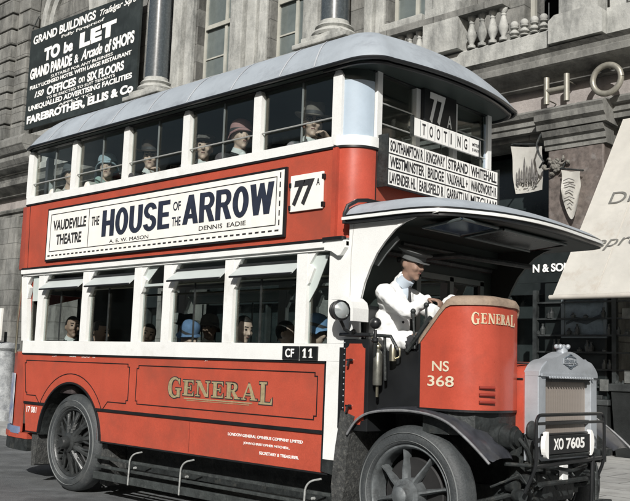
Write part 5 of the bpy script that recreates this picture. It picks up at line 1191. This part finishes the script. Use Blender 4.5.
    b = B(); capsule(b, (.0935, -.013, -.056), (.0935, .013, -.056), .004, .004, 6); b.transform(Mw @ Mh); obj('mouth', b, LIP, body, True)
    if glasses:
        b = B()
        for s_ in (1, -1): tube(b, [(.108, s_*.034+.021*math.cos(a), .015+.018*math.sin(a)) for a in [2*PI*k/16 for k in range(17)]], .003, 6, False); tube(b, [(.106, s_*.055, .02), (.02, s_*.082, .02)], .0025, 6)
        b.transform(Mw @ Mh); obj('spectacles', b, INK, body, True)
    if hair:
        b = B(); ball(b, (-.010, 0, .028), .100, .086, .108, 24)
        bmesh.ops.delete(b, geom=[v_ for v_ in b.verts if (v_.co.x > .035 and v_.co.z < .085) or v_.co.z < -.055 or (v_.co.x > .0 and v_.co.z < .02)], context='VERTS')
        bmesh.ops.solidify(b, geom=b.faces[:], thickness=.006); b.transform(Mw @ Mh); obj('hair', b, hair, body, True)
    if hat:
        b = B(); T = Matrix.Identity(4)
        if hat == 'fedora':
            lathe(b, [(.096, .055), (.145, .052), (.158, .060), (.160, .064), (.145, .060), (.100, .066), (.098, .10), (.094, .15), (.080, .185), (.045, .178), (.02, .165), (.0, .160)], (0, 0, 0), n=36)
            for v_ in b.verts:
                v_.co.x *= 1.12
                rr_ = math.hypot(v_.co.x, v_.co.y)
                if v_.co.z < .075 and rr_ > .11: v_.co.z += .022*(v_.co.y/.15)**2 - .012*(v_.co.x/.17)*abs(v_.co.x/.17)
                if v_.co.z > .13: v_.co.z += .018*abs(v_.co.y)/.09*1.0 - .012*max(0, v_.co.x)/.1; 
                if v_.co.z > .12 and v_.co.x > .03: v_.co.y *= .78
            T = Matrix.Rotation(.06, 4, 'Y')
        elif hat == 'cap':
            ball(b, (-.005, 0, .098), .125, .118, .046, 26)
            for v_ in b.verts: v_.co.z += -.012*(v_.co.x/.12) + .004*math.sin(v_.co.y*60)
            lathe(b, [(.098, .05), (.104, .055), (.106, .095), (.08, .10)], (-.005, 0, 0), n=28)
            prism(b, [(.06, -.075), (.13, -.06), (.158, -.025), (.160, .025), (.13, .06), (.06, .075)], .070, .082, 'z')
        elif hat == 'peaked':
            lathe(b, [(.098, .035), (.102, .04), (.104, .085), (.142, .105), (.148, .112), (.140, .120), (.05, .128), (0, .129)], (-.005, 0, 0), n=32)
            prism(b, [(.07, -.075), (.13, -.06), (.152, -.02), (.152, .02), (.13, .06), (.07, .075)], .040, .048, 'z'); T = Matrix.Rotation(.12, 4, 'Y')
        elif hat == 'cloche':
            lathe(b, [(.120, -.012), (.126, -.006), (.106, .02), (.104, .06), (.100, .10), (.084, .14), (.05, .163), (0, .17)], (-.006, 0, 0), n=32)
            for v_ in b.verts:
                if v_.co.z < .03 and v_.co.x > 0: v_.co.z += .045*min(1, v_.co.x/.1)
                if v_.co.z < .03 and v_.co.x < 0: v_.co.z -= .02
            T = Matrix.Identity(4)
        elif hat == 'pointed':
            lathe(b, [(.125, .03), (.130, .035), (.106, .05), (.085, .11), (.055, .19), (.03, .25), (0, .275)], (0, 0, 0), n=28)
        b.transform(Mw @ Mh @ T); ho = obj('hat', b, hatm or FELT, r, True)
        if hat in ('fedora', 'cloche'):
            b = B(); z0 = .075 if hat == 'fedora' else .035; lathe(b, [(.1005 if hat == 'fedora' else .1065, z0), (.102 if hat == 'fedora' else .108, z0+.002), (.1005 if hat == 'fedora' else .1065, z0+.03)], (0 if hat == 'fedora' else -.006, 0, 0), n=36)
            if hat == 'fedora':
                for v_ in b.verts: v_.co.x *= 1.12
            b.transform(Mw @ Mh @ T); obj('hat_band', b, mat('dark_hat_ribbon', (.05, .045, .045), .6), ho, True)
    return r
PALE = mat('pale_wool_coat', (.52, .50, .46), .9, bump=.3); BLUEHAT = mat('light_blue_felt', (.34, .42, .46), .85, var=.2, scale=20, bump=.3); PINK = mat('dusty_pink_felt', (.36, .20, .19), .9, var=.15)
GREEN = mat('pale_green_scarf', (.36, .47, .43), .85, var=.2, scale=15, bump=.4); REDF = mat('red_felt', (.42, .07, .04), .85); BLUED = mat('blue_felt', (.12, .20, .34), .85, var=.25, scale=20)
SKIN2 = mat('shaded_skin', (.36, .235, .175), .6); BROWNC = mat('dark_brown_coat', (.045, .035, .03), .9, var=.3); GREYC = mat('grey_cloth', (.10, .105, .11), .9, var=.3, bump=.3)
UP, LO_ = 'passengers on the upper deck', 'passengers on the lower deck'
person('passenger in a pale cream coat, behind the rearmost white post of the upper deck', (0.038, .262, 2.893), 0, -.5, coat=PALE, hat='cloche', hatm=GREYC, tie=False, shirt=False, scale=1.07)
person('passenger in a tall pointed red hat, set back beside the pale blue cloche hat', (-.28, 1.05, 3.04), 0, -.3, coat=BROWNC, hat='pointed', hatm=REDF, tie=False, shirt=False)
person('woman in a light blue cloche hat with a pale green scarf at an upper window', (0.798, .262, 2.893), 0, -.8, tilt=.06, coat=PALE, hat='cloche', hatm=BLUEHAT, scarf=GREEN, tie=False, shirt=False, scale=1.07)
person('man in a brown felt hat and dark coat, third upper window counted from behind', (1.632, .262, 2.893), 0, -.75, coat=TWEED, hat='fedora', hatm=mat('dark_brown_felt', (.075, .055, .045), .9), arms={1: ((.10, .22, .26), (.14, .05, .50), (.2, -.6, .7)), -1: ((.08, -.18, .22), (.27, -.06, .17), (.9, .4, -.1))}, scale=1.07)
person('young man in a tweed flat cap with white collar and dark tie looking out', (2.51, .285, 2.883), 0, -.75, coat=GREYC, hat='cap', hatm=mat('tweed_cap', (.12, .105, .095), .95, var=.35, scale=60, bump=.4), scale=1.07)
person('woman in a dusty pink cloche hat and dark coat behind an upper post', (3.106, .262, 2.913), 0, -.35, coat=TWEED, hat='cloche', hatm=PINK, tie=False, scale=1.07)
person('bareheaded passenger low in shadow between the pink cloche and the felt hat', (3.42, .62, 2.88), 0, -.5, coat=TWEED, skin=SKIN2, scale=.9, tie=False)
person('spectacled man in a wide grey felt hat with a pipe at the frontmost upper window', (4.078, .262, 2.878), 0, -.7, tilt=-.05, coat=GREYC, hat='fedora', hatm=FELT, glasses=True, arms={1: ((.20, .16, .30), (.20, .04, .535), (-.1, -.75, .65)), -1: ((.08, -.18, .22), (.27, -.06, .17), (.9, .4, -.1))}, scale=1.07)
b = B(); tube(b, [(4.20, .08, 3.55), (4.23, .05, 3.535), (4.245, .035, 3.52)], .006, 8); lathe(b, [(0, 0), (.014, .003), (.016, .04), (.012, .042), (.01, .02)], (4.247, .03, 3.512), n=14); tag(obj('tobacco_pipe', b, mat('briar_pipe', (.05, .025, .015), .3), None, True), 'dark tobacco pipe held by the man in the wide grey felt hat', 'pipe')
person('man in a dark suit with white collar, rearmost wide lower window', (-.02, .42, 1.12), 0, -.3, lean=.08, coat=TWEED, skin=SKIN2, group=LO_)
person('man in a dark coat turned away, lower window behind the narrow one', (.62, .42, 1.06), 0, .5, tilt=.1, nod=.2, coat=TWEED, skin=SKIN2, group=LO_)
person('passenger with pale collar leaning low in the narrow lower window', (1.50, .40, 1.02), 0, -.6, tilt=-.25, lean=.1, coat=GREYC, group=LO_, tie=False)
person('woman in a blue cloche hat and blue coat at a lower window', (2.28, .40, 1.02), 0, .1, nod=.45, tilt=.1, coat=BLUED, hat='cloche', hatm=BLUED, group=LO_, tie=False, shirt=False)
person('bareheaded dark-haired man in profile with white collar at a lower window', (3.08, .38, 1.08), 0, -.1, nod=.25, lean=.08, coat=GREYC, group=LO_, tie=False)
person('passenger in a pale blue shirt on the far side of the lower deck', (3.25, .85, 1.06), 0, .6, coat=mat('pale_blue_cotton', (.42, .50, .58), .85), group=LO_, tie=False)
person('woman in a large blue hat beside the front lower post', (4.06, .42, 1.06), 0, .9, nod=.25, coat=BLUED, hat='cloche', hatm=mat('mid_blue_felt', (.16, .28, .46), .85), group=LO_, tie=False, shirt=False)
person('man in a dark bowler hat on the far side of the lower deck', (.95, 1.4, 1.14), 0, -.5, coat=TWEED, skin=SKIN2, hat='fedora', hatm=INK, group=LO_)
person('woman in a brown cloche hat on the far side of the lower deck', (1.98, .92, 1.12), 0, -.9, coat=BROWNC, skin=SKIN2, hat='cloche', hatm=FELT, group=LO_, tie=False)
person('passenger in a flat cap on the far side of the lower deck', (3.75, 1.05, 1.12), 0, -1.0, coat=GREYC, hat='cap', hatm=FELT, group=LO_)
person('woman in a dark cloche hat on the far side of the upper deck', (1.2, .95, 3.0), 0, -.9, coat=TWEED, hat='cloche', hatm=GREYC, group=UP, tie=False)
person('man in a pale straw hat on the far side of the upper deck', (2.75, 1.15, 3.0), 0, -1.0, coat=TWEED, hat='fedora', hatm=PALE, group=UP)
# driver: leaning to the wheel, both hands on the rim
hips = Vector((4.97, .37, 1.60))
hR = Vector((5.545, .235, 1.985)); hL = Vector((5.57, .53, 2.02))
person('bus driver in a long white coat and grey peaked cap, hands on the wheel', hips, 0, 0, lean=.20, coat=WCOAT, skin=mat('shaded_driver_skin', (.24, .15, .11), .6, var=.15, scale=25), hat='peaked', hatm=mat('grey_cap_cloth', (.10, .105, .105), .8, var=.15), group=None, hd=(.06, .0), nod=.22, scale=1.0,  # skin and cap colours darkened for the shade under the canopy
       shirt=mat('pale_blue_shirt', (.40, .46, .52), .8), arms={-1: ((.36, -.20, .29), tuple(hR-hips-Vector((.07, 0, -.005))), (.95, .1, -.12)), 1: ((.34, .22, .28), tuple(hL-hips-Vector((.07, 0, -.005))), (.95, -.1, -.12))})

# ================================================================= every loose piece an object of its own
def split_pieces(o):
    me = o.data; bm = bmesh.new(); bm.from_mesh(me); bm.verts.index_update(); n = len(bm.verts)
    if n > 60000: bm.free(); return
    isl = [-1]*n; k = 0
    for v0 in bm.verts:
        if isl[v0.index] >= 0: continue
        st_ = [v0]; isl[v0.index] = k
        while st_:
            v_ = st_.pop()
            for e in v_.link_edges:
                q = e.other_vert(v_)
                if isl[q.index] < 0: isl[q.index] = k; st_.append(q)
        k += 1
    if k < 2 or k > 400: bm.free(); return
    lo = [[1e9]*3 for _ in range(k)]; hi = [[-1e9]*3 for _ in range(k)]
    for v_ in bm.verts:
        i = isl[v_.index]
        for a in range(3): lo[i][a] = min(lo[i][a], v_.co[a]); hi[i][a] = max(hi[i][a], v_.co[a])
    size = [max(hi[i][a]-lo[i][a] for a in range(3)) for i in range(k)]; par = list(range(k))
    def find(i):
        while par[i] != i: i = par[i]
        return i
    for i in range(k):
        for j in range(i+1, k):
            g = math.sqrt(sum(max(0, lo[i][a]-hi[j][a], lo[j][a]-hi[i][a])**2 for a in range(3)))
            if g <= max(.02, .5*max(size[i], size[j])): par[find(i)] = find(j)
    roots = sorted({find(i) for i in range(k)})
    if len(roots) < 2: bm.free(); return
    grp = [roots.index(find(i)) for i in range(k)]
    for r_ in range(len(roots)-1, -1, -1):
        b2 = bm.copy(); b2.verts.ensure_lookup_table()
        bmesh.ops.delete(b2, geom=[v_ for v_ in b2.verts if grp[isl[v_.index]] != r_], context='VERTS')
        if r_ == 0: b2.to_mesh(me); b2.free()
        else:
            m2 = bpy.data.meshes.new(me.name); b2.to_mesh(m2); b2.free(); m2.materials.append(me.materials[0])
            if me.polygons and me.polygons[0].use_smooth:
                try: m2.set_sharp_from_angle(angle=math.radians(40))
                except Exception: pass
            o2 = bpy.data.objects.new(o.name.split('.')[0], m2); C.objects.link(o2); o2.parent = o.parent; o2.matrix_parent_inverse = o.matrix_parent_inverse.copy()
    bm.free()
for o in [q for q in C.objects if q.type == 'MESH' and q.parent is not None and q.name.split('.')[0] not in ('body', 'coat')]: split_pieces(o)
